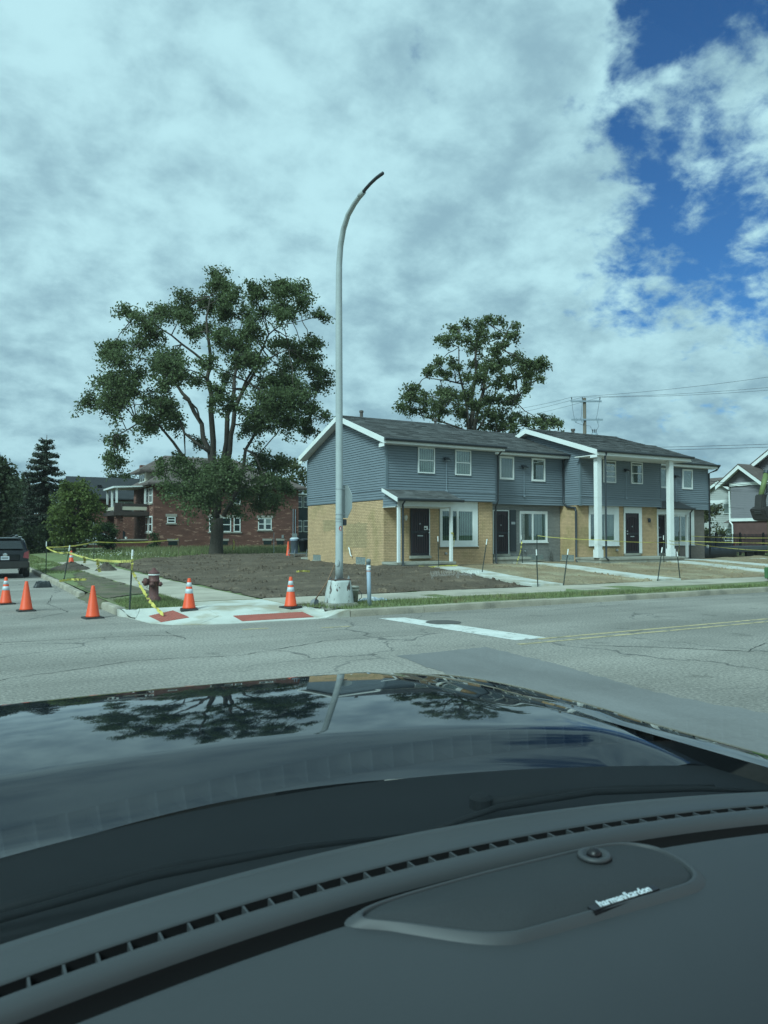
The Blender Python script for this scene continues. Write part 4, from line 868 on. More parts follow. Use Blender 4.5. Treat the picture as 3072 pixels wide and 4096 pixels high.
for i, (p, h, rx, rz, lab, s) in enumerate([((2.2, 66, .4), 7.6, 2.0, 3.2, 'dark broad tree at the left edge above the parked black car', 11), ((4.0, 84, .4), 8.2, 3.2, 4.0, 'dark tree behind the conifer at the far left', 12), ((6.2, 88, .4), 6.8, 3.2, 3.2, 'low dark tree between the conifer and the bright green tree', 13)]):
    blob_tree('shade_tree', lab, p, h, rx, rz, .22, M_LEAFD, 75, 80, .34, .85, 'dark trees along the side street', seed=s)
blob_tree('alley_tree', 'yellow-green tree behind the brick house beside the gable wall', (36.3, 88, .4), 11.2, 4.6, 4.6, .3, M_LEAFO, 70, 45, .4, .9, seed=21)
blob_tree('alley_tree', 'darker tree low behind the gap between brick house and corner townhouse', (38.6, 84, .4), 7.4, 2.6, 3.4, .3, M_BUSH, 50, 60, .38, .9, seed=22)
blob_tree('far_tree', 'treetop showing above the dark roof behind the brick house', (20.4, 112, .4), 10.3, 3.4, 2.6, .3, M_LEAFD, 40, 45, .45, .9, seed=23)
blob_tree('porch_bush', 'bushy green shrub in front of the brick house porch', (11.2, 69.2, .4), 2.6, 1.0, 1.2, .05, M_BUSH, 40, 60, .2, .5, cat='shrub', trunk=False, seed=31)
blob_tree('low_shrub', 'small shrub beside the brick house wall under the bay windows', (15.0, 68.6, .4), 1.5, .6, .7, .05, M_BUSH, 20, 40, .16, .35, cat='shrub', trunk=False, seed=32)
blob_tree('hedge_bush', 'large dark bush under the conifer at the far left', (5.4, 66, .4), 2.3, 1.4, 1.3, .05, M_LEAFD, 40, 60, .24, .55, cat='shrub', trunk=False, seed=33)
blob_tree('corner_tree', 'small leafy tree between the end townhouse and the iron fence', (43.4, 33.6, .35), 3.6, 1.75, 1.35, .08, M_LEAFO, 60, 55, .18, .42, seed=41)
# far belt of trees that closes the view along the street
lv = Leaves(); rnd = random.Random(9)
for k in range(420):
    x = rnd.uniform(-40, 190); y = 150 + rnd.uniform(0, 25); lv.clump(Vector((x, y, rnd.uniform(.5, 4.5 + 1.5 * math.sin(x * .13)))), 2.0, 26, 1.1, .2, .8)
o = lv.build('distant_trees', M_LEAFD, None); o['kind'] = 'stuff'; o['label'] = 'far belt of trees along the horizon'
# grass blades
def blades(name, label, areas, m, wd=.006):
    mb = MB(); vs, fs = mb.v, mb.f
    for (poly, n, h0, h1, ok) in areas:
        x0, x1 = min(p[0] for p in poly), max(p[0] for p in poly); y0, y1 = min(p[1] for p in poly), max(p[1] for p in poly)
        for _ in range(n):
            x, y = random.uniform(x0, x1), random.uniform(y0, y1)
            if not inpoly(x, y, poly) or (ok and not ok(x, y)): continue
            d = math.hypot(x, y); w_ = max(wd, d * .00042); h = random.uniform(h0, h1); z = (hgt(x, y) if y > 17 else .16) ; a = random.uniform(0, 6.28); lx, ly = random.gauss(0, .35) * h, random.gauss(0, .35) * h
            k = len(vs); ca, sa = math.cos(a) * w_, math.sin(a) * w_
            vs += [(x - ca, y - sa, z - .01), (x + ca, y + sa, z - .01), (x + lx, y + ly, z + h)]; fs.append((k, k + 1, k + 2))
    o = mb.build(name, m, None); o['kind'] = 'stuff'; o['label'] = label; return o
M_BLADE = mat('grass_blades', (.17, .205, .075), .7, var=.2, vs=.8, island=.45, trans=.3, col2=(.22, .19, .09), c2s=1.1, c2lo=.52, c2hi=.68)
M_TALL = mat('tall_grass', (.19, .21, .09), .7, var=.15, vs=.6, island=.4, trans=.3, col2=(.26, .24, .13), c2s=.8, c2lo=.5, c2hi=.65)
blades('verge_grass', 'green grass strip between kerb and sidewalk', [
    ([(6.75, 15.4), (7.3, 14.64), (17.5, 14.64), (26, 14.66), (40, 14.68), (40, 14.95), (17.5, 15.2), (12, 15.7), (8.4, 15.98), (6.7, 15.98)], 26000, .03, .12, lambda x, y: nz(x * .6, y * 2, 3) > -.55 + max(0, x - 12) * .045),
    ([(3.22, 16.98), (4.7, 17.0), (4.7, 20.5), (3.3, 19.2), (3.2, 18)], 5000, .03, .10, None),
    ([(3.2, 22), (4.7, 24), (4.7, 70), (3.2, 70)], 9000, .03, .12, lambda x, y: nz(x * .9, y * .5, 6) > -.2 + .6 * (y < 34)),
    ([(6.6, 40), (14, 51), (30, 52), (30, 69.6), (6.7, 69.6)], 26000, .06, .22, None)], M_BLADE)
blades('tall_grass', 'uncut pale grass in front of the brick house', [([(9, 47), (15, 51.3), (24, 50), (30, 60), (30, 69.4), (12, 69.4)], 16000, .2, .55, None)], M_TALL)
M_WEED = mat('white_flower_heads', (.6, .6, .52), .8, var=.1)
mb = MB()
for _ in range(130):
    x, y = random.gauss(8.6, 1.3), random.gauss(52, 3); z = .45 + random.uniform(0, .25)
    mb.box(x - .02, x + .02, y - .02, y + .02, z, z + .03)
mb.build('wild_flowers', M_WEED, None, kind='stuff', label='scattered white wild flower heads in the lawn')

# ------------------------------------------------------------------ brick house
bh = thing('brick_house', 'two-storey dark red brick house with white windows behind the big tree', 'house', (22, 74, .4))
BX0, BX1, BY0, BY1, BZ = 15.4, 29.7, 70.0, 79.0, 6.35
MB().box(BX0, BX1, BY0, BY1, .2, BZ).build('wall', M_REDBR, bh)
def hip(par, x0, x1, y0, y1, z, zr, rx0, rx1, ov=.65, m=None, name='roof'):
    x0 -= ov; x1 += ov; y0 -= ov; y1 += ov; ym = (y0 + y1) / 2
    return MB().add([(x0, y0, z), (x1, y0, z), (x1, y1, z), (x0, y1, z), (rx0, ym, zr), (rx1, ym, zr), (x0, y0, z - .18), (x1, y0, z - .18), (x1, y1, z - .18), (x0, y1, z - .18)], [(0, 1, 5, 4), (2, 3, 4, 5), (3, 0, 4), (1, 2, 5), (0, 6, 7, 1), (1, 7, 8, 2), (2, 8, 9, 3), (3, 9, 6, 0), (6, 9, 8, 7)]).build(name, m or M_BHROOF, par)
rf = hip(bh, BX0, BX1, BY0, BY1, 6.56, 9.55, 19.6, 24.4)
MB().box(BX0 - .62, BX1 + .62, BY0 - .62, BY0 + .0, 6.33, 6.375).build('soffit', mat('dark_brown_wood', (.055, .04, .035), .7, var=.1), bh)
# front dormer
dz = MB().box(15.3, 19.5, 72.9, 76.1, 6.6, 7.75).build('dormer', M_CREAM, rf)
hip(rf, 15.3, 20.5, 72.9, 76.1, 7.95, 9.6, 17.4, 19.8, .7, name='dormer_roof')
for yy in (73.3, 74.2, 75.1): MB().box(15.22, 15.3, yy, yy + .7, 6.85, 7.6).build('dormer_window', M_TRIM, rf); MB().box(15.20, 15.215, yy + .08, yy + .62, 6.93, 7.52).build('dormer_pane', M_GLASS, rf)
MB().box(15.9, 16.4, 78.2, 78.9, 6.5, 8.9).build('chimney', M_REDBR, rf)
def bwin(par, x0, x1, z0, z1, y, n=1, head=True):
    h = MB().box(x0 - .12, x1 + .12, y - .05, y + .02, z1, z1 + .26).build('window_head', M_BHTRIM, par) if head else None
    MB().box(x0 - .1, x1 + .1, y - .08, y + .02, z0 - .13, z0).build('window_sill', M_BHTRIM, par)
    wd = (x1 - x0) / n
    for i in range(n):
        u, v = x0 + i * wd + .015, x0 + (i + 1) * wd - .015; f = MB(); e = .085
        f.box(u, v, y - .035, y + .02, z1 - e, z1); f.box(u, v, y - .035, y + .02, z0, z0 + e); f.box(u, u + e, y - .035, y + .02, z0 + e, z1 - e); f.box(v - e, v, y - .035, y + .02, z0 + e, z1 - e); zm = (z0 + z1) / 2; f.box(u + e, v - e, y - .03, y + .02, zm - .04, zm + .04)
        wn = f.build('window', M_TRIM, par)
        MB().box(u + e, v - e, y - .008, y, z0 + e, zm - .04).build('pane', M_GLASS, wn); MB().box(u + e, v - e, y - .008, y, zm + .04, z1 - e).build('pane', M_GLASS if random.random() < .6 else M_BLIND2, wn)
bwin(bh, 16.62, 17.42, 2.9, 3.48, BY0); bwin(bh, 20.55, 21.25, 2.1, 3.48, BY0); bwin(bh, 21.5, 22.72, 2.1, 3.48, BY0); bwin(bh, 22.95, 23.66, 2.1, 3.48, BY0); bwin(bh, 25.42, 26.85, 2.3, 3.45, BY0, 2)
bwin(bh, 25.42, 26.85, 5.0, 6.05, BY0, 2, False); bwin(bh, 16.62, 17.42, 5.6, 6.15, BY0, 1, False); bwin(bh, 22.95, 23.66, 4.8, 6.05, BY0, 1, False); bwin(bh, 20.55, 21.6, 4.8, 6.05, BY0, 1, False)
for x0, x1 in ((16.65, 17.7), (21.6, 22.5), (25.9, 26.9), (27.3, 28.2)):
    o = MB().box(x0, x1, BY0 - .05, BY0 + .01, 1.24, 1.44).build('basement_lintel', M_BHTRIM, bh); MB().box(x0 + .1, x1 - .1, BY0 - .02, BY0 + .01, .85, 1.24).build('basement_window', M_GLASS, bh)
# front wall windows (facing the side street)
for z0, z1 in ((2.05, 3.55), (4.75, 6.2)):
    for yy in (70.35, 72.0):
        o = MB().box(BX0 - .06, BX0 + .01, yy, yy + 1.15, z0, z1).build('window', M_TRIM, bh)
        MB().box(BX0 - .075, BX0 - .061, yy + .14, yy + 1.01, z0 + .12, (z0 + z1) / 2 - .05).build('pane', M_GLASS, o); MB().box(BX0 - .075, BX0 - .061, yy + .14, yy + 1.01, (z0 + z1) / 2 + .05, z1 - .12).build('pane', M_GLASS, o)
        MB().box(BX0 - .1, BX0 + .01, yy - .1, yy + 1.25, z0 - .14, z0 - .002).build('window_sill', M_BHTRIM, bh)
# two-level porch
pf = MB().box(12.5, 15.4, 72.0, 77.2, .2, 1.3).build('porch_base', M_REDBR, bh); MB().box(12.4, 15.4, 71.9, 77.3, 1.302, 1.42).build('porch_rail_cap', M_BHTRIM, pf)
for (xx, yy) in ((12.55, 72.05), (12.55, 76.6)): MB().box(xx, xx + .55, yy, yy + .55, 1.42, 3.6).build('porch_pier', M_REDBR, bh)
MB().box(12.2, 15.4, 71.7, 77.4, 3.6, 3.98).build('porch_deck', MATS['dark_brown_wood'], bh)
MB().box(12.35, 12.95, 71.85, 72.45, 3.98, 4.75).box(12.35, 12.95, 76.7, 77.3, 3.98, 4.75).build('deck_pier', MATS['dark_brown_wood'], bh)
MB().box(12.96, 15.2, 71.9, 72.0, 4.1, 4.42).box(12.4, 12.5, 72.5, 76.7, 4.1, 4.42).build('deck_rail', M_CREAM, bh)
MB().box(13.0, 15.2, 71.92, 71.98, 4.43, 4.7).build('deck_rail_top', MATS['dark_brown_wood'], bh)
for (xx, yy) in ((12.45, 72.0), (12.45, 74.4), (12.45, 77.0), (15.0, 72.0)): MB().box(xx, xx + .17, yy, yy + .17, 4.0, 6.15).build('awning_post', M_TRIM, bh)
MB().prism([(12.2, 71.8, 6.12), (15.4, 71.8, 6.34), (15.4, 71.8, 6.42), (12.2, 71.8, 6.28)], (0, 5.6, 0)).build('awning', M_TRIM, bh)
MB().box(13.0, 14.2, 73.0, 73.9, 4.0, 4.75).build('covered_chair', mat('grey_cover', (.24, .23, .22), .9, var=.2, vs=3), bh, bevel=.12)
MB().box(13.3, 13.9, 75.0, 75.6, 1.42, 2.2).build('porch_chair', M_DARK, bh, bevel=.1); MB().lathe([(.08, 0), (.12, .2), (.1, .2), (0, .2)], (13.4, 72.1, 1.43), 10).build('flower_pot', M_TIP, bh)
# rear two-level sunroom
rs = MB().box(29.7, 33.4, 71.2, 77, .3, 5.9).build('rear_sunroom', mat('dark_slate_siding', (.04, .047, .052), .8, var=.15, vs=2), bh); MB().box(29.7, 33.5, 70.9, 77, 5.9, 6.05).build('sunroom_awning', M_TRIM, rs)
for zz in (2.1, 4.6):
    for xx in (29.85, 30.75, 31.65): f = MB().box(xx, xx + .75, 71.14, 71.22, zz, zz + 1.2).build('window', M_TRIM, rs); MB().box(xx + .07, xx + .68, 71.12, 71.14, zz + .08, zz + .56).box(xx + .07, xx + .68, 71.12, 71.14, zz + .64, zz + 1.12).build('pane', M_GLASS, f)
for xx in (29.1, 29.35): MB().tube([(xx, BY0 - .06, 1.8), (xx, BY0 - .06, 4.4)], .03, 6).build('wall_pipe', M_STEELP, bh)
MB().box(29.0, 29.5, BY0 - .12, BY0, 1.6, 1.95).build('meter_box', M_STEEL, bh); MB().box(27.9, 28.1, BY0 - .06, BY0, 1.5, 1.8).build('meter_box', M_STEEL, bh)
# second house behind, dark roof
h2 = thing('dark_roofed_house', 'house with long black roof behind the bright green tree', 'house', (15, 92, .4))
MB().box(10.9, 24, 88.5, 97, .2, 6.0).build('wall', M_REDBR, h2)
M_BLKROOF = mat('black_shingles', (.03, .033, .036), .95, var=.15, vs=1.5)
MB().prism([(10.5, 87.8, 5.9), (10.5, 92.5, 8.55), (10.5, 97.6, 5.9), (10.5, 97.6, 5.75), (10.5, 92.5, 8.35), (10.5, 87.8, 5.75)], (13.8, 0, 0)).build('roof', M_BLKROOF, h2)
for xx in (13.6, 17.6): MB().box(xx, xx + .4, 90, 90.4, 7.1, 7.5).build('roof_vent', M_BARS, h2)
f = MB().box(15.0, 18.6, 88.42, 88.5, 4.4, 5.6).build('window', M_TRIM, h2)
for i in range(3): MB().box(15.1 + i * 1.17, 16.15 + i * 1.17, 88.40, 88.42, 4.5, 5.5).build('pane', M_BLIND2, f)
MB().box(12.4, 13.3, 88.42, 88.5, 2.2, 3.2).build('window', M_TRIM, h2)
gw = thing('garden_wall', 'low dark wall with pale coping left of the white car', 'wall', (10.4, 88, .4)); MB().box(9.4, 12.2, 86.8, 87.1, .2, 2.0).build('wall', M_REDBR, gw); MB().box(9.3, 12.3, 86.7, 87.2, 2.0, 2.15).build('coping', M_BHTRIM, gw)
tag(MB().tube([(8.0, 78, .3), (8.0, 78, 2.9)], .06, 8).build('white_post', M_TIP), 'thin white post standing left of the bright green tree', 'post')

# ------------------------------------------------------------------ right-hand apartment building
M_MAUVE = mat('mauve_grey_siding', (.21, .20, .215), .6, var=.06, vs=1.2); M_PALE = mat('pale_grey_siding', (.42, .42, .40), .6, var=.05)
M_RB2 = mat('maroon_brick', (.115, .06, .055), .9, var=.15, vs=2, var2=.2, vs2=18)
rbld = thing('apartment_house', 'grey sided apartment house with stepped white gables at the right edge', 'house', (56, 34, .3))
MB().box(53.0, 66, 22, 38.0, .2, 2.9).build('brick_wall', M_RB2, rbld); MB().box(53.0, 66, 22, 37.99, 2.902, 5.7).build('wall_core', M_MAUVE, rbld)
boards_side(rbld, 52.99, 3.1, 5.62, lambda z: (30, 38.0), M_MAUVE, .14)
MB().box(52.86, 52.985, 22, 38.03, 2.86, 3.09).build('band_board', M_TRIM, rbld); MB().box(52.87, 52.985, 34.6, 38.05, 5.62, 5.86).build('gable_band', M_TRIM, rbld)
def gable(x, y0, y1, ym, z0, zp, dep, ov=.7):
    o = MB().prism([(x, y0, z0), (x, y1, z0), (x, ym, zp)], (.15, 0, 0)).build('gable_wall', M_MAUVE, rbld); n = int((zp - z0) / .14)
    for i in range(n):
        z = z0 + i * (zp - z0) / n; t = (z - z0) / (zp - z0); a, c = lerp(y0, ym, t), lerp(y1, ym, t)
        MB().add([(x - .006, a, z + .13), (x - .03, a, z + .015), (x - .006, c, z + .13), (x - .03, c, z + .015), (x, a, z + .015), (x, c, z + .015)], [(0, 1, 3, 2), (1, 4, 5, 3)]).build('siding_board', M_MAUVE, o)
    k = (zp - z0) / (y1 - ym)
    for (a, za, b_, zb) in ((y1 + ov, z0 - k * ov + .16, ym, zp + .16), (ym, zp + .16, y0 - ov, z0 - k * ov + .16)):
        MB().prism([(x - .72, a, za), (x - .72, b_, zb), (x - .72, b_, zb - .30), (x - .72, a, za - .30)], (.05, 0, 0)).build('rake_board', M_TRIM, o)
        MB().prism([(x - .74, a, za + .01), (x - .74, b_, zb + .01), (x - .74, b_, zb + .09), (x - .74, a, za + .09)], (dep, 0, 0)).build('roof', M_BHROOF, o)
        MB().prism([(x - .66, a, za - .02), (x - .66, b_, zb - .02), (x - .66, b_, zb - .05), (x - .66, a, za - .05)], (.66, 0, 0)).build('soffit', M_SOFF, o)
gable(53.0, 35.25, 38.45, 36.85, 5.85, 7.05, 4, .45)
gable(54.6, 26.5, 37.3, 31.9, 6.85, 10.45, 8, .5)
MB().tube([(52.9, 38.1, 5.25), (52.88, 38.06, 2.85), (52.82, 37.8, 2.6), (52.82, 37.75, .4)], .06, 6).build('downspout', M_TRIM, rbld)
MB().box(54.5, 64, 38.02, 46, .2, 5.75).build('wing_wall', M_PALE, rbld); boards_side(rbld, 54.49, .6, 5.7, lambda z: (38.03, 44), M_PALE, .16)
MB().prism([(54.47, 38.3, 5.25), (54.47, 41.7, 5.25), (54.47, 40.0, 6.1)], (.5, 0, 0)).build('wing_gable', M_PALE, rbld)
for (a, za, b_, zb) in ((42.1, 5.05, 40.0, 6.25), (40.0, 6.25, 37.95, 5.05)):
    MB().prism([(54.1, a, za), (54.1, b_, zb), (54.1, b_, zb - .24), (54.1, a, za - .24)], (.05, 0, 0)).build('wing_rake_board', M_TRIM, rbld); MB().prism([(54.08, a, za + .01), (54.08, b_, zb + .01), (54.08, b_, zb + .08), (54.08, a, za + .08)], (2.4, 0, 0)).build('wing_dormer_roof', M_BHROOF, rbld)
MB().prism([(54.3, 38.3, 5.75), (57.0, 38.3, 6.75), (60, 38.3, 5.75)], (0, 9, 0)).build('wing_roof', M_BHROOF, rbld)
MB().box(54.38, 54.455, 38.1, 41.6, 4.42, 4.66).build('band_board', M_TRIM, rbld)
for yy in (38.35, 40.0):
    f = MB().box(54.38, 54.452, yy, yy + 1.4, 3.5, 4.41).build('window', M_TRIM, rbld); MB().box(54.36, 54.378, yy + .08, yy + .66, 3.58, 4.33).box(54.36, 54.378, yy + .74, yy + 1.32, 3.58, 4.33).build('pane', M_BLIND2, f)
f = MB().box(54.38, 54.452, 38.4, 39.6, 1.3, 2.4).build('window', M_TRIM, rbld); MB().box(54.36, 54.378, 38.5, 39.5, 1.4, 1.82).box(54.36, 54.378, 38.5, 39.5, 1.9, 2.3).build('pane', M_BLIND2, f)
MB().prism([(53.6, 38.1, 2.75), (54.45, 38.1, 3.05), (54.45, 38.1, 2.75)], (0, 1.1, 0)).build('wing_canopy', M_BHROOF, rbld)
# fence: pickets are pieces
fc = thing('iron_fence', 'black iron picket fence in front of the apartment house', 'fence', (45, 32, .3))
src = None
for i in range(62):
    x = 40.6 + i * .145
    if src is None: src = MB().box(x - .018, x + .018, 31.985, 32.015, .4, 1.86).build('picket', M_BARS, fc)
    else: inst(src, 'picket', fc, (i * .145, 0, 0))
for zz in (.55, 1.45, 1.68): MB().box(40.5, 49.6, 31.975, 31.988, zz, zz + .035).build('rail', M_BARS, fc)
for xx in (40.5, 43.0, 45.5, 48.0): MB().box(xx - .035, xx + .035, 31.94, 32.05, .25, 1.95).build('post', M_BARS, fc)
# tank and trailer
tk = thing('black_tank', 'big black ribbed plastic tank lying beside the end townhouse', 'tank', (39, 28.9, .35))
tp = []
M_TANK = mat('black_poly', (.008, .009, .010), .4, var=.2, vs=3, spec=.4)
MB().grid(lambda u, v: (lerp(36.9, 40.3, u) , 29.0 + .62 * math.copysign(abs(math.cos(v * 6.2832)) ** .6, math.cos(v * 6.2832)) * (1 - .5 * max(0, abs(u - .5) * 2 - .86) / .14), .68 + (.36 + .02 * (math.sin(u * 38) > .6)) * math.copysign(abs(math.sin(v * 6.2832)) ** .6, math.sin(v * 6.2832)) * (1 - .5 * max(0, abs(u - .5) * 2 - .86) / .14)), 60, 28).build('shell', M_TANK, tk, smooth=True)
MB().lathe([(.10, 0), (.10, .13), (.07, .17), (0, .18)], (38.1, 28.9, 1.02), 12).build('fill_cap', M_TIP, tk)
MB().lathe([(.30, 0), (.30, .2), (.1, .22), (0, .22)], (40.3, 29.0, .62), 14, (1, 0, 0)).build('end_boss', M_TANK, tk)
tl = thing('flatbed_trailer', 'grey flatbed trailer parked behind the black tank', 'trailer', (45, 30.3, .3))
MB().box(41.2, 49.5, 29.6, 31.2, .88, 1.08).build('deck', mat('grey_trailer_steel', (.09, .10, .11), .5, .3, var=.15), tl); MB().box(41.2, 49.5, 29.58, 29.62, .74, .879).build('side_rail', M_DARK, tl)
for xx in (43.4, 44.4): MB().lathe([(.18, -.1), (.33, -.1), (.36, -.06), (.36, .06), (.33, .1), (.18, .1)], (xx, 29.9, .62), 18, (0, 1, 0)).build('wheel', M_RUBBER, tl, smooth=True)
MB().box(41.0, 41.2, 29.7, 31.1, .5, 1.05).build('headboard', M_DARK, tl)

# ------------------------------------------------------------------ utility pole and wires
M_WOOD = mat('weathered_pole_wood', (.13, .11, .085), .9, var=.2, vs=2, stretch=(4, 4, .5)); M_WIRE = mat('black_wire', (.02, .022, .025), .6, var=0)
UP = Vector((49.3, 50.1, 0)); AX = SIDE
up = thing('utility_pole', 'wooden utility pole with two crossarms rising behind the columned townhouse', 'utility pole', (49.3, 50.1, .3))
MB().tube([UP + Vector((0, 0, .2)), UP + Vector((0, 0, 14.25))], [.20, .15], 10).build('pole', M_WOOD, up, smooth=True)
for zz, a, b_ in ((13.92, -1.3, 1.5), (12.25, -1.25, 1.6)):
    p, q = UP + AX * a - DEEP * .2, UP + AX * b_ - DEEP * .2; d = (q - p).normalized(); n_ = DEEP * .06
    MB().prism([p + n_ + Vector((0, 0, zz - .07)), p - n_ + Vector((0, 0, zz - .07)), p - n_ + Vector((0, 0, zz + .07)), p + n_ + Vector((0, 0, zz + .07))], q - p).build('crossarm', M_STEELP, up)
ins = []
for s_ in (-1.22, -.25, 1.35):
    c = UP + AX * s_ - DEEP * .2 + Vector((0, 0, 13.99)); MB().lathe([(.02, 0), (.02, .12), (.05, .14), (.03, .18), (.055, .2), (.03, .26), (.04, .3), (0, .32)], c, 10).build('insulator', M_DARK, up); ins.append(c + Vector((0, 0, .3)))
fz = []
for s_ in (-.95, -.35, 1.05):
    c = UP + AX * s_ - DEEP * .28 + Vector((0, 0, 12.2)); MB().tube([c + Vector((0, 0, .22)) - AX * .08, c + Vector((0, 0, -.22)) + AX * .06], .05, 6).tube([c + AX * .14 + Vector((0, 0, .2)), c + AX * .16 + Vector((0, 0, -.3))], .03, 6).build('fuse_cutout', M_STEELP, up); fz.append(c)
def sag(a, b_, s_, n=12): return [Vector(a).lerp(Vector(b_), i / n) + Vector((0, 0, -s_ * 4 * (i / n) * (1 - i / n))) for i in range(n + 1)]
for i in range(3): MB().tube(sag(ins[i], fz[i] + Vector((0, 0, .2)) - AX * .05, .35 if i != 2 else .1), .013, 5).build('jumper_wire', M_WIRE, up)
MB().tube([fz[0] + Vector((0, 0, -.2)), UP + AX * -.1 + Vector((0, 0, 11.75)), UP + AX * .5 + Vector((0, 0, 11.7)), UP + AX * .75 + Vector((0, 0, 11.1))], .013, 5).tube([fz[2] + Vector((0, 0, -.2)), UP + AX * 1.3 + Vector((0, 0, 11.7)), UP + AX * .95 + Vector((0, 0, 11.1))], .013, 5).build('jumper_wire', M_WIRE, up)
MB().lathe([(.28, 0), (.30, .05), (.30, .75), (.22, .85), (0, .87)], UP + AX * .85 - DEEP * .1 + Vector((0, 0, 10.2)), 14).build('transformer', M_STEELP, up, smooth=True)
for q in (.7, .85, 1.0): MB().lathe([(.03, 0), (.05, .08), (.03, .16), (.05, .24), (.02, .36), (0, .36)], UP + AX * q - DEEP * .1 + Vector((0, 0, 11.05)), 8).build('bushing', M_DARK, up)
for i, (e, lab) in enumerate([((59.6, 29.5, 14.9), 'upper overhead wire running from pole to the right'), ((65, 31.5, 14.7), 'middle overhead wire running from pole to the right'), ((66.5, 32.2, 14.7), 'lowest of three overhead wires running from the pole to the right')]):
    tag(MB().tube(sag(ins[i], e, .4), .012, 5).build('overhead_wire', M_WIRE), lab, 'wire', 'overhead wires')
for i, (e, lab) in enumerate([((44, 66, 14.6), 'leftmost overhead wire running from pole behind the tall tree'), ((46, 69, 14.4), 'second overhead wire running from pole behind the tall tree'), ((48, 72, 14.2), 'third overhead wire running from pole behind the tall tree')]):
    tag(MB().tube(sag(ins[i], e, .5), .012, 5).build('overhead_wire', M_WIRE), lab, 'wire', 'overhead wires')
for i, (a, b_, lab) in enumerate([((46, 62, 10.6), (72, 40, 10.6), 'upper far wire low over the end townhouse roof'), ((46, 62, 10.35), (72, 40, 10.3), 'lower far wire low over the end townhouse roof')]):
    tag(MB().tube(sag(a, b_, .2), .018, 5).build('overhead_wire', M_WIRE), lab, 'wire', 'overhead wires')
for i, (a, b_, r_, lab) in enumerate([((36.8, 28.2, 4.9), (62, 33.5, 5.35), .02, 'thick service wire from end townhouse corner to the right'), ((36.8, 28.2, 4.78), (62, 33.5, 5.2), .016, 'lower twin service wire from end townhouse corner to the right'), ((36.8, 28.3, 4.5), (60, 38, 5.5), .010, 'thin sagging wire from end townhouse across to the apartment house'), ((36.8, 28.3, 3.75), (54.5, 37.7, 3.9), .010, 'low thin wire from end townhouse to the apartment house wall')]):
    tag(MB().tube(sag(a, b_, .15), r_ * .8, 5).build('service_wire', M_WIRE), lab, 'wire', 'service wires')

# ------------------------------------------------------------------ street lamp and things round it
LP = Vector((7.53, 15.38, 0))
lm = thing('street_lamp', 'tall grey steel lamp pole bending over the street, without lamp head', 'street lamp', (7.53, 15.38, .15))
MB().box(7.20, 7.86, 15.05, 15.71, .05, .235).build('footing', M_PCONC, lm, bevel=.02)
pts = [(.30, .237), (.285, .42), (.255, .60), (.235, .735), (.20, .74)]
def pedestal(u, v):
    i = min(int(v * 4), 3); t = v * 4 - i; r, z = lerp(pts[i][0], pts[i + 1][0], t), lerp(pts[i][1], pts[i + 1][1], t); a = u * 2 * math.pi; c, s_ = math.cos(a), math.sin(a)
    k = (abs(c) ** 3.2 + abs(s_) ** 3.2) ** (-1 / 3.2); return (LP.x + r * k * c, LP.y + r * k * s_, z)
MB().grid(pedestal, 40, 12).build('pedestal', M_POLEB, lm, smooth=True)
MB().box(7.32, 7.74, 15.17, 15.59, .736, .765).build('base_plate', mat('rusted_plate', (.11, .07, .055), .9, var=.3, vs=18), lm, bevel=.008)
for dx in (-.16, .16):
    for dy in (-.16, .16): MB().lathe([(.028, 0), (.028, .03), (.018, .032), (.016, .07), (0, .07)], (LP.x + dx, LP.y + dy, .765), 6).build('anchor_bolt', M_STEEL, lm)
path = [(7.53, 15.38, .765), (7.53, 15.38, 2.5), (7.52, 15.38, 5), (7.50, 15.36, 6.93), (7.49, 15.34, 7.5), (7.48, 15.31, 7.95), (7.47, 15.22, 8.35), (7.46, 15.05, 8.68), (7.45, 14.80, 8.91), (7.45, 14.5, 9.04), (7.45, 14.2, 9.12)]
PP = []; 
for i in range(len(path) - 1):
    a, b_ = Vector(path[i]), Vector(path[i + 1]); PP += [a.lerp(b_, t / 4) for t in range(4)]
PP.append(Vector(path[-1])); 
MB().tube(PP, [lerp(.088, .052, i / (len(PP) - 1)) for i in range(len(PP))], 18).build('pole', M_POLE, lm, smooth=True)
MB().tube([(7.45, 14.24, 9.11), (7.45, 14.06, 9.14)], .058, 14).build('arm_collar', M_POLE, lm, smooth=True)
MB().tube([(7.45, 14.12, 9.13), (7.45, 13.95, 9.165), (7.45, 13.75, 9.19), (7.45, 13.5, 9.20), (7.45, 13.22, 9.185)], .036, 14).build('arm_tip', M_DARK, lm, smooth=True)
def face(c, ax, r, n=24): return [(c[0] + ax[0] * math.cos(2 * math.pi * k / n) * r, c[1] + ax[1] * math.cos(2 * math.pi * k / n) * r, c[2] + math.sin(2 * math.pi * k / n) * r * 1.55) for k in range(n)]
lv_ = -(DEEP * .93 + SIDE * .4).normalized(); o_ = LP + lv_ * .078 + Vector((0, 0, 1.13)); axh = Vector((-lv_.y, lv_.x, 0))
hh = MB().prism([tuple(Vector(p)) for p in face(o_, axh, .048)], lv_ * .035).build('handhole_cover', M_POLE, lm); MB().prism(face(o_ + lv_ * .034, axh, .03), lv_ * .012).build('cover_plate', M_POLE, hh)
for zz in (2.12, 2.22, 2.06, 2.8): MB().lathe([(.086, 0), (.091, .002), (.091, .014), (.086, .016)], (LP.x, LP.y, zz), 20).build('steel_band', M_STEEL, lm)
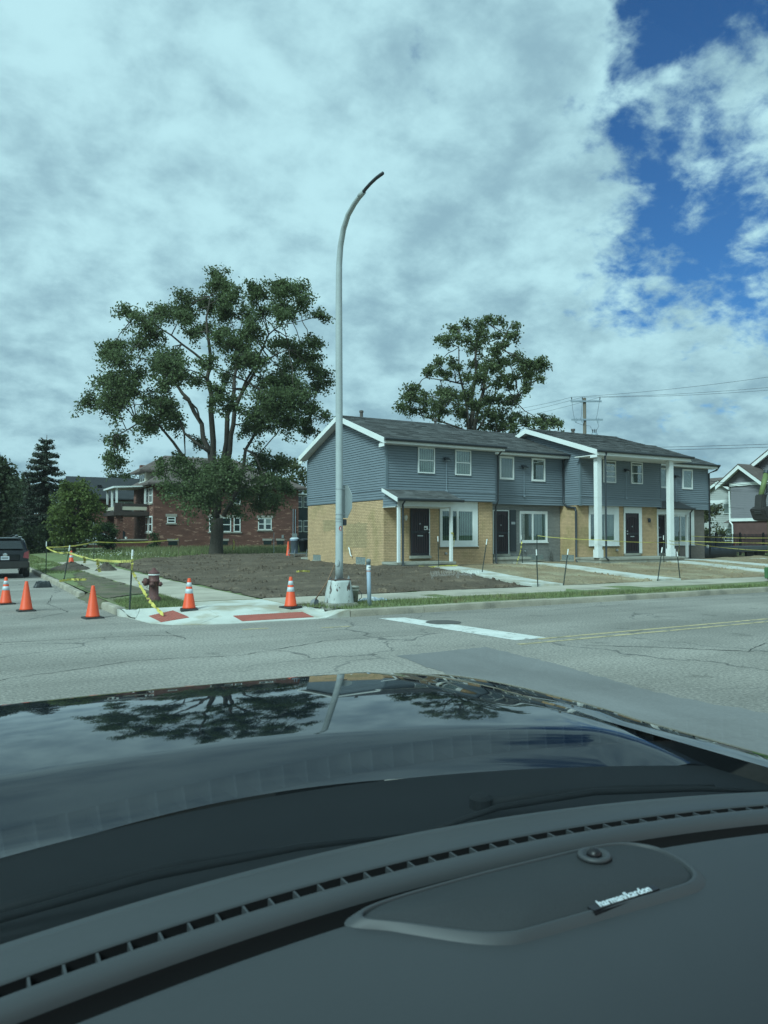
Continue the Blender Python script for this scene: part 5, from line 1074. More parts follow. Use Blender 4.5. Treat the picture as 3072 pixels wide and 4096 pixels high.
# red round sticker with pale eye, wrapped on the pole
st = MB(); c0 = math.atan2(-DEEP.y + SIDE.y * .42, -DEEP.x + SIDE.x * .42); M_STK = mat('faded_red_sticker', (.40, .075, .06), .7, var=.15, vs=30)
st.add([(LP.x + .0875 * math.cos(c0 + math.cos(k * .2618) * .42), LP.y + .0875 * math.sin(c0 + math.cos(k * .2618) * .42), 1.91 + math.sin(k * .2618) * .055) for k in range(24)], [tuple(range(24))]); sk = st.build('sticker', M_STK, lm)
MB().add([(LP.x + .0895 * math.cos(c0 + math.cos(k * .5236) * .12), LP.y + .0895 * math.sin(c0 + math.cos(k * .5236) * .12), 1.915 + math.sin(k * .5236) * .022) for k in range(12)], [tuple(range(12))]).build('sticker_eye', M_TIP, sk)
# stop sign seen from the back, on the side of the pole
def octa(x, y, z, r): return [(x, y + r * math.cos(math.pi / 8 + k * math.pi / 4), z + r * math.sin(math.pi / 8 + k * math.pi / 4)) for k in range(8)]
sg = thing('stop_sign', 'grey back of an octagonal road sign strapped to the lamp pole', 'road sign', (7.67, 15.38, 2.5))
MB().prism(octa(7.66, 15.38, 2.52, .405), (.004, 0, 0)).build('plate_back', mat('bare_aluminium', (.33, .36, .36), .5, .5, var=.08), sg)
MB().prism(octa(7.6655, 15.38, 2.52, .405), (.002, 0, 0)).build('white_border', M_TIP, sg); MB().prism(octa(7.669, 15.38, 2.52, .375), (.002, 0, 0)).build('red_face', M_STK, sg)
for zz in (2.227, 2.807): MB().box(7.60, 7.659, 15.35, 15.41, zz, zz + .03).build('bracket', M_STEEL, sg)
MB().box(7.60, 7.70, 15.33, 15.43, 1.975, 2.125).build('signal_box', M_DARK, sg, bevel=.015)
# marker post, bucket, shovel, rag
mk = thing('marker_post', 'round blue-grey utility marker post standing in the grass by the lamp', 'post', (8.08, 14.98, .15))
MB().tube([(8.10, 14.98, .10), (8.07, 14.98, 1.10)], .047, 16).build('post', mat('blue_grey_plastic', (.30, .36, .43), .55, var=.1, vs=6), mk, smooth=True)
MB().lathe([(.051, 0), (.051, .06), (.054, .062), (.054, .09), (.051, .1), (.045, .125), (0, .135)], (8.07, 14.98, 1.09), 16).build('cap', mat('grey_cap', (.19, .22, .22), .6, var=.1), mk, smooth=True)
MB().lathe([(.0485, 0), (.0495, .001), (.0495, .09), (.0485, .091)], (8.074, 14.98, .985), 16).build('white_decal', M_TIP, mk); MB().lathe([(.0485, 0), (.0493, .001), (.0493, .022), (.0485, .023)], (8.075, 14.98, .935), 16).build('orange_band', mat('faded_orange', (.45, .17, .08), .7, var=.2, vs=20), mk)
MB().box(8.045, 8.10, 14.927, 14.9305, 1.02, 1.034).build('decal_mark', M_DARK, mk)
bk = thing('bucket', 'dirty white plastic bucket behind the lamp base', 'bucket', (8.05, 15.72, .16)); M_BKT = mat('dirty_white_plastic', (.42, .40, .34), .6, var=.2, vs=8, col2=(.22, .2, .16), c2s=9, c2lo=.55, c2hi=.65)
MB().lathe([(.12, 0), (.145, .36), (.152, .36), (.152, .40), (.14, .40), (.115, .02), (0, .02)], (8.05, 15.72, .165), 20).build('shell', M_BKT, bk, smooth=True); MB().lathe([(.155, 0), (.158, .012), (.158, .03), (.15, .034)], (8.05, 15.72, .46), 20).build('rim', M_BKT, bk)
MB().tube([(8.16, 15.62, .47), (8.21, 15.58, .40), (8.20, 15.56, .30), (8.14, 15.58, .25)], .008, 5).build('handle', M_DARK, bk)
sh = thing('shovel', 'worn wooden-handled shovel leaning against the lamp base', 'shovel', (7.15, 15.35, .16))
MB().tube([(7.05, 15.62, .30), (7.30, 15.50, .72), (7.44, 15.42, 1.10)], .016, 8).build('handle', mat('worn_wood', (.20, .12, .075), .8, var=.2, vs=10), sh, smooth=True)
MB().add([(6.92, 15.66, .17), (7.08, 15.56, .17), (7.12, 15.58, .27), (7.06, 15.63, .34), (6.97, 15.68, .28), (6.99, 15.60, .19)], [(0, 5, 4), (5, 1, 2), (5, 2, 3), (5, 3, 4)]).build('blade', M_DARK, sh)
rg = MB().grid(lambda u, v: (8.3 + u * .9, 16.05 + (v - .5) * .3 * (1 + .3 * nz(u * 6, 0)), .178 + .05 * (1 - (2 * u - 1) ** 2) * (1 - (2 * v - 1) ** 2) * (1 + 1.6 * nz(u * 9, v * 7, 2))), 30, 12).build('crumpled_rag', mat('blue_white_rag', (.30, .36, .42), .9, var=.1, col2=(.62, .63, .64), c2s=9, c2lo=.48, c2hi=.55), smooth=True); tag(rg, 'crumpled blue and white rag on the grass behind the marker post', 'rag')

# ------------------------------------------------------------------ traffic cones
def cone(striped, label, loc, rz=0, h=.69, tilt=0):
    root = thing('traffic_cone', label, 'traffic cone', (0, 0, 0), 'orange traffic cones')
    MB().add([(-.19, -.19, 0), (.19, -.19, 0), (.19, .19, 0), (-.19, .19, 0), (-.18, -.18, .035), (.18, -.18, .035), (.18, .18, .035), (-.18, .18, .035)], [(0, 3, 2, 1), (4, 5, 6, 7), (0, 1, 5, 4), (1, 2, 6, 5), (2, 3, 7, 6), (3, 0, 4, 7)]).build('base', M_RUBBER, root)
    MB().lathe([(.145, .036), (.142, .06), (.135, .07), (.034, h - .012), (.028, h), (.016, h), (.014, h - .05)], n=28).build('cone_body', M_ORANGE, root, smooth=True)
    if striped:
        rr = lambda z: lerp(.135, .034, (z - .07) / (h - .082)) + .0018
        for z0, z1 in ((.36, .46), (.51, .60)): MB().lathe([(rr(z0) - .002, z0), (rr(z0), z0 + .001), (rr(z1), z1 - .001), (rr(z1) - .002, z1)], n=28).build('reflective_band', M_REFL, root, smooth=True)
    root.location = loc; root.rotation_euler = (tilt, 0, rz); return root
cone(True, 'orange cone with two silver bands at the left edge on the side street', (1.05, 21.4, 0), .3, .69, .0)
cone(False, 'plain orange cone on the side street, second from the left edge', (1.37, 19.25, 0), .1)
cone(False, 'plain orange cone beside the broken kerb end near the corner', (2.48, 16.9, 0), .15)
cone(True, 'banded orange cone on the red plate by the fire hydrant corner', (4.40, 16.45, ramp_h(4.40, 16.45) + .008), -.25)
cone(True, 'banded orange cone on the corner ramp left of the lamp pole', (6.5, 15.75, ramp_h(6.5, 15.75) + .004), .4)
cone(True, 'small far banded cone standing behind the dirt heap', (4.75, 39.3, .32), .2)
cone(False, 'distant plain orange cone by the trash cans behind the corner house', (17.0, 41.6, .42), .0, .98)

# ------------------------------------------------------------------ hydrant
hy = thing('fire_hydrant', 'dull red fire hydrant with white ring on the corner grass', 'fire hydrant', (4.09, 18.48, .15)); hx, hyy = 4.09, 18.48
MB().lathe([(.17, .14), (.17, .20), (.155, .21), (.155, .25), (.115, .27), (.11, .60), (.135, .61), (.135, .65), (.125, .66), (.125, .80), (.13, .81), (.13, .84), (.11, .86), (.06, .90), (.04, .92), (.035, .95), (0, .95)], (hx, hyy, .02), 24).build('barrel', M_HYD, hy, smooth=True)
MB().lathe([(.128, 0), (.1335, .002), (.1335, .028), (.128, .03)], (hx, hyy, .795), 24).build('white_ring', M_TIP, hy)
left = -SIDE * .86 - DEEP * .5; left.normalize()
MB().lathe([(.075, .08), (.075, .17), (.095, .17), (.095, .22), (.08, .24), (.03, .245), (.03, .28), (0, .28)], (hx, hyy, .64), 16, tuple(left)).build('pumper_outlet', M_HYD, hy, smooth=True)
for d in (SIDE, -DEEP):
    MB().lathe([(.045, .09), (.045, .14), (.058, .14), (.058, .18), (.02, .185), (.02, .21), (0, .21)], (hx, hyy, .58), 14, tuple(d)).build('hose_outlet', M_HYD, hy, smooth=True)
for k in range(8): a = k * .785; MB().lathe([(.016, 0), (.016, .03), (0, .03)], (hx + .148 * math.cos(a), hyy + .148 * math.sin(a), .222), 6).build('flange_bolt', M_HYD, hy)
MB().tube([Vector((hx, hyy, .60)) + left * .12, Vector((hx, hyy, .50)) + left * .17, Vector((hx, hyy, .47)) + left * .10, Vector((hx, hyy, .52)) + left * .06], .007, 5).build('cap_chain', M_DARK, hy)

# ------------------------------------------------------------------ stakes and caution tape
def tstake(label, foot, top, tip=True, m=None, cat='stake'):
    r_ = thing('fence_stake', label, 'stake', foot, 'thin metal stakes holding caution tape'); a, b_ = Vector(foot), Vector(top); t = a.lerp(b_, .84)
    MB().tube([a - (b_ - a) * .05, t if tip else b_], .019, 5).build('shaft', m or M_TPOST, r_)
    if tip: MB().tube([t, b_], .021, 5).build('white_tip', M_TIP, r_)
    return r_
def Lz(x, y): return hgt(x, y) + .03
M_RUST = mat('tan_rusty_stake', (.19, .15, .10), .8, var=.2, vs=6)
S_ = {}
for k, lab, f, t, tip, m in [
    ('near', 'dark stake with pale tip on the corner grass left of the hydrant', (3.24, 16.95, .15), (3.30, 17.0, 1.44), True, None),
    ('s2', 'leaning dark stake in the verge beside the dirt heap', (3.24, 28.7, .15), (3.42, 28.7, 1.40), True, None),
    ('s3', 'dark upright stake where two caution tapes meet on the left verge', (3.22, 34.8, .16), (3.22, 34.8, 1.5), True, None),
    ('s4', 'thin dark stake at the far side of the side-street sidewalk', (6.82, 46.4, .3), (6.86, 46.4, 1.40), False, None),
    ('s4b', 'thin dark stake far back in the lawn before the bright green tree', (6.3, 56, .35), (6.3, 56, 1.45), False, None),
    ('s5', 'pale rusty stake at the grass edge left of the big tree', (12.56, 49.6, .34), (12.5, 49.6, 1.62), False, M_RUST),
    ('s6', 'pale rusty stake just right of the big tree trunk', (16.75, 51.3, .36), (16.8, 51.3, 1.55), False, M_RUST),
    ('s7', 'grey post in the grass left of the trash cans', (19.5, 50.4, .36), (19.5, 50.4, 1.95), False, M_STEELP),
    ('a', 'dark stake in front of the corner townhouse porch door', (16.72, 25.1, .42), (16.68, 25.1, 1.72), True, None),
    ('b', 'leaning dark stake beside the first house walk', (16.75, 22.3, .32), (17.0, 22.3, 1.62), True, None),
    ('c', 'dark stake beside the step of the grey set-back townhouse', (22.2, 26.5, .42), (22.12, 26.5, 1.78), True, None),
    ('d', 'thin dark stake under the grey townhouse window', (23.4, 26.9, .42), (23.4, 26.9, 1.80), False, None),
    ('e', 'dark white-tipped stake at the sidewalk end of the first walk', (15.55, 17.85, .18), (15.5, 17.85, 1.32), True, None),
    ('f', 'dark white-tipped stake right of the first walk by the sidewalk', (16.65, 17.9, .18), (16.86, 17.9, 1.32), True, None),
    ('g', 'dark stake before the columned porch between door and column', (29.6, 24.9, .42), (29.6, 24.9, 1.75), True, None),
    ('h', 'dark white-tipped stake at the sidewalk end of the second walk', (20.9, 17.85, .18), (21.15, 17.85, 1.34), True, None),
    ('i', 'thin dark stake in front of the second tall column', (31.6, 25.6, .42), (31.55, 25.6, 1.95), False, None),
    ('j', 'leaning dark white-tipped stake right of the second walk', (22.05, 17.85, .18), (21.9, 17.85, 1.18), True, None)]:
    tstake(lab, f, t, tip, m); S_[k] = (Vector(f), Vector(t))
def tape(label, pts, sagv=.1, wd=.038, tw=1.3, name='caution_tape'):
    mb = MB(); P = []
    for a, b_ in zip(pts[:-1], pts[1:]): P += sag(a, b_, sagv, 22)[:-1]
    P.append(Vector(pts[-1])); vs = []
    for i, p in enumerate(P):
        t = (P[min(i + 1, len(P) - 1)] - P[max(i - 1, 0)]).normalized(); n_ = t.orthogonal().normalized() if abs(t.z) > .9 else t.cross(Vector((0, 0, 1))).cross(t).normalized()
        a = tw * math.sin(i * .42) * nz(i * .23, len(P) * .1) * 2; n_ = Matrix.Rotation(a, 3, t) @ n_; q = p + Vector((0, 0, .012 * nz(i * .5, 3)))
        vs += [tuple(q + n_ * wd), tuple(q - n_ * wd)]
    mb.add(vs, [(2 * i, 2 * i + 1, 2 * i + 3, 2 * i + 2) for i in range(len(P) - 1)])
    return tag(mb.build(name, M_TAPE, smooth=True), label, 'tape', 'yellow caution tape')
def T(k, z): f, t = S_[k]; return f.lerp(t, (z - f.z) / (t.z - f.z)) + Vector((0, -.03, 0))
tape('yellow tape strung from the corner stake to the leaning stake and the left stake', [T('near', 1.19), T('s2', 1.15), T('s3', 1.25)], .10, .030)
tape('yellow tape strung from the left stake back across the side sidewalk', [T('s3', 1.25), T('s4', 1.38)], .08, .032)
tape('yellow tape strung across the lawn in front of the brick house', [T('s4', 1.38), T('s5', 1.52)], .12, .036)
tape('long loose yellow tape hanging from the corner stake down to the red plate', [T('near', 1.3), T('near', 1.0), (3.36, 16.9, .82), (3.55, 16.4, .35), (3.72, 15.9, .10)], .01, .035, 2.2)
tape('loose knot of yellow tape dangling mid-line over the side sidewalk', [(3.27, 21.6, 1.10), (3.29, 21.6, .95), (3.33, 21.55, .76)], .0, .05, 2.0); tape('short torn yellow tape end hanging near the dirt heap', [(3.26, 24.1, 1.10), (3.30, 24.1, 1.0), (3.28, 24.1, .92)], 0, .05, 2)
tape('yellow tape tied to the stake right of the big tree', [T('s6', 1.5), (16.85, 51.2, 1.2), (16.8, 51.2, .75)], .02, .06, 2)
tape('yellow tape wrapped round the porch post with its end hanging', [(17.80, 25.81, 1.86), (17.93, 25.81, 1.84), (17.96, 25.80, 1.5), (17.93, 25.8, 1.28)], .0, .03, 1)
tape('yellow tape running from the grey townhouse stake past the tall columns', [(23.4, 26.85, 1.74), (25.6, 25.1, 1.55), (29.6, 24.88, 1.42), (31.55, 25.55, 1.30), T('j', 1.1)], .04, .012, 1.0)
tape('yellow tape hanging from the stake beside the grey townhouse step', [T('c', 1.5), (22.0, 26.4, 1.05), (21.75, 26.3, .65), (21.6, 26.2, .46)], .02, .03, 2)
tape('upper yellow tape stretched right from the end townhouse porch', [(34.0, 26.85, 1.72), (41.5, 26.4, 1.62)], .05, .012, 1)
tape('middle yellow tape stretched right past the black tank', [(30.0, 24.9, 1.50), (31.55, 25.5, 1.48), (39.5, 24.5, 1.33)], .03, .015, 1)
tape('lower sagging yellow tape across the tank front', [(33.9, 26.8, 1.35), (41.0, 25.0, .92)], .16, .012, 1)
tape('yellow tape lying on the soil before the corner porch', [(15.9, 25.3, .52), (16.4, 25.2, .49), (17.2, 25.25, .53), (17.7, 25.2, .52)], 0, .03, .6)
tape('short yellow tape scrap on the bare topsoil', [(10.6, 25.15, .45), (10.83, 25.1, .47), (11.15, 25.2, .44)], 0, .035, 1)
tape('yellow tape end lying at the verge kerb by the leaning stake', [(3.0, 27.9, .19), (3.4, 28.2, .22), (3.9, 28.1, .2)], 0, .04, 1)

# ------------------------------------------------------------------ small things on the left verge
def heap(label, cx, cy, r, h, seed):
    o = MB().grid(lambda u, v: (cx + r * v * math.cos(u * 6.2832) * (1 + .25 * nz(math.cos(u * 6.28) * 2, math.sin(u * 6.28) * 2, seed)), cy + r * v * 1.3 * math.sin(u * 6.2832), hgt(cx, cy) - .02 + h * max(0, (1 - v ** 1.4)) * (1 + .5 * nz(u * 9, v * 5, seed)) + .05 * nz(u * 25, v * 14, seed) * (v < .95)), 40, 14).build('dirt_heap', mat('heap_dirt', (.085, .068, .05), .98, var=.3, vs=4, var2=.2, vs2=20, bump=1, bs=20), smooth=True)
    return tag(o, label, 'dirt heap', 'dug-up dirt heaps')
heap('dug-up dirt heap under the far banded cone', 4.5, 37.2, .95, .34, 1); heap('smaller pointed dirt heap on the edge of the side sidewalk', 5.7, 35.2, .5, .34, 4)
bg_ = MB().grid(lambda u, v: (2.18 + u * .58, 27.75 + (v - .5) * .42, .01 + .26 * (max(0, 1 - (2 * v - 1) ** 2)) ** .5 * (.75 + .35 * nz(u * 5, v * 3, 4)) * min(1, 6 * u, 6 * (1 - u))), 26, 14).build('plastic_sheet', mat('black_plastic_sheet', (.015, .018, .018), .4, var=.2, vs=12), smooth=True); tag(bg_, 'crumpled black plastic sheet lying in the gutter of the side street', 'plastic sheet')
# trash cans on a cart behind the corner house
tc_ = thing('trash_can', 'pale blue trash can beside the black one behind the corner house', 'trash can', (17.15, 41.0, .8)); MB().lathe([(.20, 0), (.24, .72), (.27, .72), (.27, .80), (.24, .82), (.16, .88), (0, .9)], (17.15, 41.0, .72), 18).build('shell', mat('pale_blue_plastic', (.34, .42, .52), .5, var=.1), tc_, smooth=True); MB().lathe([(.28, 0), (.28, .03), (.18, .09), (0, .1)], (17.15, 41.0, 1.54), 18).build('lid', M_REFL, tc_, smooth=True)
tc2 = thing('trash_can', 'black trash can next to the corner townhouse rear wall', 'trash can', (17.55, 40.6, .8)); MB().lathe([(.24, 0), (.32, .62), (.35, .62), (.35, .68), (.28, .72), (0, .74)], (17.58, 40.6, .80), 18).build('shell', M_TANK, tc2, smooth=True); MB().lathe([(.36, 0), (.35, .04), (.1, .09), (0, .09)], (17.58, 40.6, 1.48), 18).build('lid', M_TANK, tc2, smooth=True)
ct = thing('garden_cart', 'low metal cart frame under the trash cans', 'cart', (17.3, 40.6, .4)); MB().box(16.85, 17.95, 40.35, 41.2, .68, .72).build('platform', M_STEEL, ct)
for q in ((16.85, 40.3), (17.6, 40.3), (16.85, 41.2), (17.95, 40.3)): MB().tube([(q[0], q[1], .38), (q[0], q[1], .72), (q[0] + .06, q[1], .95)], .018, 6).build('frame_tube', M_STEEL, ct)

# ------------------------------------------------------------------ vehicles
def car(name, label, loc, rz, paint, L_=4.7, W_=1.9, H_=1.68, suv=True, group='parked cars'):
    """nose towards +Y before rotation"""
    root = thing(name, label, 'car', (0, 0, 0), group); hw = W_ / 2
    if suv: top = [(-.5, .86), (-.492, 1.02), (-.47, 1.22), (-.42, 1.60), (-.36, H_), (-.1, H_ + .02), (.10, H_ - .03), (.22, 1.32), (.27, 1.10), (.40, 1.02), (.485, .86), (.5, .62)]
    else: top = [(-.5, .80), (-.49, .95), (-.40, 1.02), (-.33, 1.12), (-.20, H_ - .03), (-.05, H_), (.08, H_ - .05), (.20, 1.14), (.25, 1.0), (.40, .92), (.485, .78), (.5, .58)]
    P = []
    for i in range(len(top) - 1):
        for k in range(4): P.append((lerp(top[i][0], top[i + 1][0], k / 4), lerp(top[i][1], top[i + 1][1], k / 4)))
    P.append(top[-1]); rows = []; belt = 1.0 if suv else .92
    for (t, zt) in P:
        y = t * L_; e = 1 - .10 * max(0, abs(t) - .38) / .12; bw = hw * e; zb = .30 + .1 * max(0, abs(t) - .44) / .06
        if zt > belt + .08: k = (zt - belt) / (H_ - belt); tw_ = bw - .02 - .21 * k; ring = [(bw - .04, zb), (bw, .55), (bw - .005, .78), (bw - .02, belt), (lerp(bw - .02, tw_, .6), lerp(belt, zt, .6)), (tw_, zt - .07), (tw_ - .10, zt - .012), (tw_ * .5, zt), (0, zt + .008)]
        else: ring = [(bw - .04, zb), (bw, .55), (bw - .005, min(.78, zt - .06)), (bw - .03, min(belt, zt - .03)), (bw - .06, zt - .02), (bw - .12, zt - .008), (bw * .8, zt), (bw * .45, zt + .008), (0, zt + .012)]
        rows.append([(x, y, z) for x, z in ring] + [(-x, y, z) for x, z in ring[-2::-1]])
    n = len(rows[0]); m = MB(); m.add([p for r_ in rows for p in r_], [(i * n + j, i * n + j + 1, (i + 1) * n + j + 1, (i + 1) * n + j) for i in range(len(rows) - 1) for j in range(n - 1)] + [tuple(range(n))[::-1], tuple(range((len(rows) - 1) * n, len(rows) * n))])
    m.build('body', paint, root, smooth=True)
    wy = (-.295 * L_, .30 * L_)
    for yy in wy:
        for s_ in (-1, 1):
            w_ = MB().lathe([(.20, -.11), (.31, -.11), (.345, -.07), (.345, .07), (.31, .11), (.20, .11)], (s_ * (hw - .11), yy, .345), 20, (1, 0, 0)).build('wheel', M_RUBBER, root, smooth=True)
            MB().lathe([(.21, 0), (.20, .012), (.06, .02), (0, .022)], (s_ * (hw - .004), yy, .345), 16, (s_, 0, 0)).build('rim', M_STEEL, w_)
    b0 = -L_ / 2
    if suv:
        MB().prism([(-.66, b0 + .085, 1.20), (.66, b0 + .085, 1.20), (.56, b0 + .315, 1.56), (-.56, b0 + .315, 1.56)], (0, -.03, .01)).build('rear_window', M_CARGL, root)
        MB().box(-.60, .60, b0 + .22, b0 + .40, 1.60, 1.645).build('rear_spoiler', paint, root, bevel=.015)
        MB().box(-hw + .06, hw - .06, b0 - .05, b0 + .1, .40, .70).build('rear_bumper', M_RUBBER, root, bevel=.04); MB().box(-.55, .55, b0 - .02, b0 + .05, .72, .98).build('tailgate_panel', paint, root, bevel=.02)
        for s_ in (-1, 1):
            MB().prism([(s_ * (hw - .09), b0 - .01, .80), (s_ * (hw - .30), b0 - .035, .84), (s_ * (hw - .26), b0 - .01, 1.05), (s_ * (hw - .10), b0 + .02, 1.12)], (s_ * .05, .22, 0)).build('tail_light', M_TAIL, root)
            MB().tube([(s_ * .62, b0 + .5, H_ + .03), (s_ * .62, b0 + 2.2, H_ + .05)], .018, 6).build('roof_rail', M_STEEL, root)
            MB().prism([(s_ * (hw - .035), -L_ * .30, 1.06), (s_ * (hw - .035), L_ * .16, 1.06), (s_ * (hw - .16), L_ * .10, 1.48), (s_ * (hw - .16), -L_ * .30, 1.50)], (s_ * .012, 0, 0)).build('side_window', M_CARGL, root)
            MB().box(s_ * (hw + .02), s_ * (hw + .18), .16 * L_, .19 * L_, 1.02, 1.14).build('wing_mirror', paint, root, bevel=.02)
        pl = MB().box(-.155, .155, b0 - .034, b0 - .022, .76, .91).build('licence_plate', mat('plate_white', (.55, .58, .62), .5, var=.05), root)
        for i in range(7): MB().box(-.125 + i * .036, -.105 + i * .036, b0 - .037, b0 - .0345, .80, .87).build('plate_mark', M_GREYP, pl)
        MB().lathe([(.09, 0), (.085, .012), (0, .014)], (0, b0 - .02, .955), 16, (0, -1, 0)).build('badge', M_CHROME, root).scale = (1, 1, 1)
        for s_ in (-.5, .5): MB().lathe([(.035, 0), (.04, .06), (.03, .06), (.02, .0)], (s_, b0 + .02, .36), 10, (0, -1, 0)).build('exhaust', M_CHROME, root)
    else:
        for s_ in (-1, 1):
            MB().prism([(s_ * (hw - .03), -L_ * .26, .97), (s_ * (hw - .03), L_ * .17, .97), (s_ * (hw - .17), L_ * .08, 1.36), (s_ * (hw - .17), -L_ * .18, 1.36)], (s_ * .012, 0, 0)).build('side_window', M_CARGL, root)
            MB().box(s_ * (hw - .3), s_ * (hw - .06), -b0 - .12, -b0 - .03, .62, .74).build('headlight', M_REFL, root); MB().box(s_ * (hw - .32), s_ * (hw - .06), b0 - .01, b0 + .06, .74, .88).build('tail_light', M_TAIL, root)
        MB().prism([(-.62, -.345 * L_ , 1.10), (.62, -.345 * L_, 1.10), (.54, -.225 * L_, 1.40), (-.54, -.225 * L_, 1.40)], (0, -.02, .012)).build('rear_window', M_CARGL, root)
        MB().prism([(-.66, .205 * L_, 1.11), (.66, .205 * L_, 1.11), (.56, .085 * L_, 1.42), (-.56, .085 * L_, 1.42)], (0, .02, .012)).build('windscreen', M_CARGL, root)
    root.location = loc; root.rotation_euler = (0, 0, rz); return root
car('parked_suv', 'black estate car parked at the left edge on the side street, seen from behind', (1.62, 36.4, 0), 0, M_BLACKP, 4.7, 1.92, 1.66, True)
car('parked_car', 'pale car half hidden between the bright green tree and the porch bush', (10.9, 72.8, .62), R(-80), M_WHITEP, 4.3, 1.75, 1.46, False)
car('parked_car', 'dark car under the trees at the far left', (5.0, 72, .42), R(-75), M_GREYP, 4.6, 1.8, 1.44, False)
car('parked_car', 'dark car behind the iron fence beside the small leafy tree', (44.5, 34.4, .3), R(82), mat('blue_black_paint', (.03, .04, .055), .15, var=0, coat=1), 4.6, 1.8, 1.45, False)

# ------------------------------------------------------------------ excavator at the right edge
M_LIME = mat('lime_green_paint', (.14, .22, .04), .5, var=.12, vs=4, col2=(.07, .12, .04), c2s=5, c2lo=.58, c2hi=.66); M_GRN = mat('dark_green_paint', (.06, .15, .06), .6, var=.2, vs=5)
ex = thing('excavator', 'lime green excavator reaching in from the right edge with dark bucket arm', 'excavator', (26, 15.5, 0))
for yy in (13.6, 15.9): MB().prism([(25.3, yy, .0), (28.6, yy, .0), (28.95, yy, .25), (28.7, yy, .62), (25.2, yy, .62), (24.95, yy, .25)], (0, .5, 0)).build('track', M_RUBBER, ex, bevel=.03)
MB().box(25.3, 28.3, 13.9, 16.1, .72, 1.75).build('turret', M_LIME, ex, bevel=.08); MB().box(26.0, 27.5, 14.0, 15.1, 1.752, 2.85).build('cab', M_CARGL, ex, bevel=.06); MB().box(25.95, 27.55, 13.95, 15.15, 2.852, 2.95).build('cab_roof', M_LIME, ex, bevel=.03)
MB().prism([(23.92, 15.55, .62), (23.92, 15.95, .62), (23.94, 15.95, 2.55), (23.98, 15.55, 2.55)], (.62, 0, 0)).build('boom_foot', M_LIME, ex, bevel=.03)
MB().prism([(23.80, 15.5, .28), (23.80, 16.0, .28), (23.78, 16.0, .66), (23.78, 15.5, .66)], (.9, 0, 0)).build('blade_bracket', M_GRN, ex, bevel=.02); MB().prism([(23.95, 15.6, .10), (23.95, 15.9, .10), (23.82, 15.9, .277), (23.82, 15.6, .277)], (.6, 0, 0)).build('blade_shoe', M_DARK, ex)
MB().prism([(23.90, 15.6, 2.5), (24.4, 15.6, 2.5), (25.6, 15.6, 4.9), (25.2, 15.6, 5.05)], (0, .3, 0)).build('stick', M_LIME, ex, bevel=.02)
MB().tube([(23.30, 15.6, 3.05), (23.62, 15.6, 3.85)], .085, 12).build('cylinder', mat('weathered_lime', (.13, .17, .06), .6, var=.25, vs=5), ex, smooth=True); MB().tube([(23.60, 15.6, 3.82), (23.66, 15.6, 3.92)], .10, 12).build('cylinder_collar', M_DARK, ex); MB().tube([(23.62, 15.52, 2.85), (23.95, 15.52, 4.3)], .045, 8).build('steel_rod', M_STEEL, ex)
MB().prism([(23.20, 15.45, 3.12), (23.36, 15.45, 3.12), (23.42, 15.45, 2.62), (23.30, 15.45, 2.35), (23.12, 15.45, 2.50)], (0, .3, 0)).build('bucket_link', M_RUBBER, ex, bevel=.03)
MB().prism([(23.10, 15.35, 2.62), (23.30, 15.35, 2.72), (23.9, 15.35, 2.66), (24.3, 15.35, 2.40), (23.95, 15.35, 2.32), (23.6, 15.35, 2.24), (23.3, 15.35, 2.26)], (0, .55, 0)).build('bucket', mat('dirty_steel_bucket', (.045, .04, .038), .7, .3, var=.3, vs=6), ex, bevel=.03)
MB().tube([(23.4, 15.5, 3.1), (23.75, 15.45, 3.3), (24.1, 15.5, 3.0)], .03, 6).tube([(23.45, 15.6, 2.75), (23.7, 15.55, 3.6), (24.2, 15.6, 4.2)], .035, 6).build('hydraulic_hose', M_DARK, ex, smooth=True)

for o_ in list(ex.children): o_.location.x += .22 if o_.name.split('.')[0] in ('boom_foot', 'blade_bracket', 'blade_shoe', 'stick') else 0

# ------------------------------------------------------------------ the car we sit in
CX = .45
own = thing('car', 'dark car seen from inside: glossy hood, wipers, windscreen and black dashboard in the foreground', 'car', (CX, 0, 0))
M_HOOD = mat('hood_paint', (.008, .011, .016), .6, var=0, spec=0, coat=1, bump=.05, bs=9, bd=.004)
M_PLAS = mat('black_cowl_plastic', (.008, .0095, .011), .7, var=.1, vs=6, spec=.08, bump=.1, bs=200, bd=.001)
M_DASH = mat('dashboard_vinyl', (.036, .041, .045), .62, var=.04, vs=5, var2=.03, vs2=300, bump=.12, bs=420, bd=.0006, spec=.5)
M_DASH2 = mat('dashboard_hard_plastic', (.042, .047, .051), .55, var=.04, vs=5, bump=.1, bs=420, bd=.0006, spec=.5)
M_GRILLE = mat('speaker_cloth', (.026, .030, .033), .75, var=.04, vs=8, var2=.2, vs2=700, bump=.3, bs=600, bd=.0006)
M_SLOT = mat('frit_and_recess_shade_black', (.004, .004, .005), .8, var=0)  # frit black; in groove and slot it puts recess shade into the colour
M_HOOD.node_tree.nodes['Principled BSDF'].inputs['Coat IOR'].default_value = 1.75
def hood_z(x, y):
    dx = x - CX; s_ = y - 1.87
    z = 1.302 - .10 * s_ * s_ - .75 * max(0, y - 2.36) ** 2 - .020 * dx * dx
    z -= .062 * ss(.0, 1.0, (1.615 - .22 * max(0, dx) ** 2 - y) / .19) * ss(1.04, .90, abs(dx))                     # trough towards the windscreen
    z -= .010 * ss(.80, .95, abs(dx)) * ss(1.45, 1.9, y) + 0.6 * max(0, abs(dx) - .94) ** 2
    return z
def rear_y(x): dx = x - CX; return 1.455 - .30 * (dx - .05) ** 2
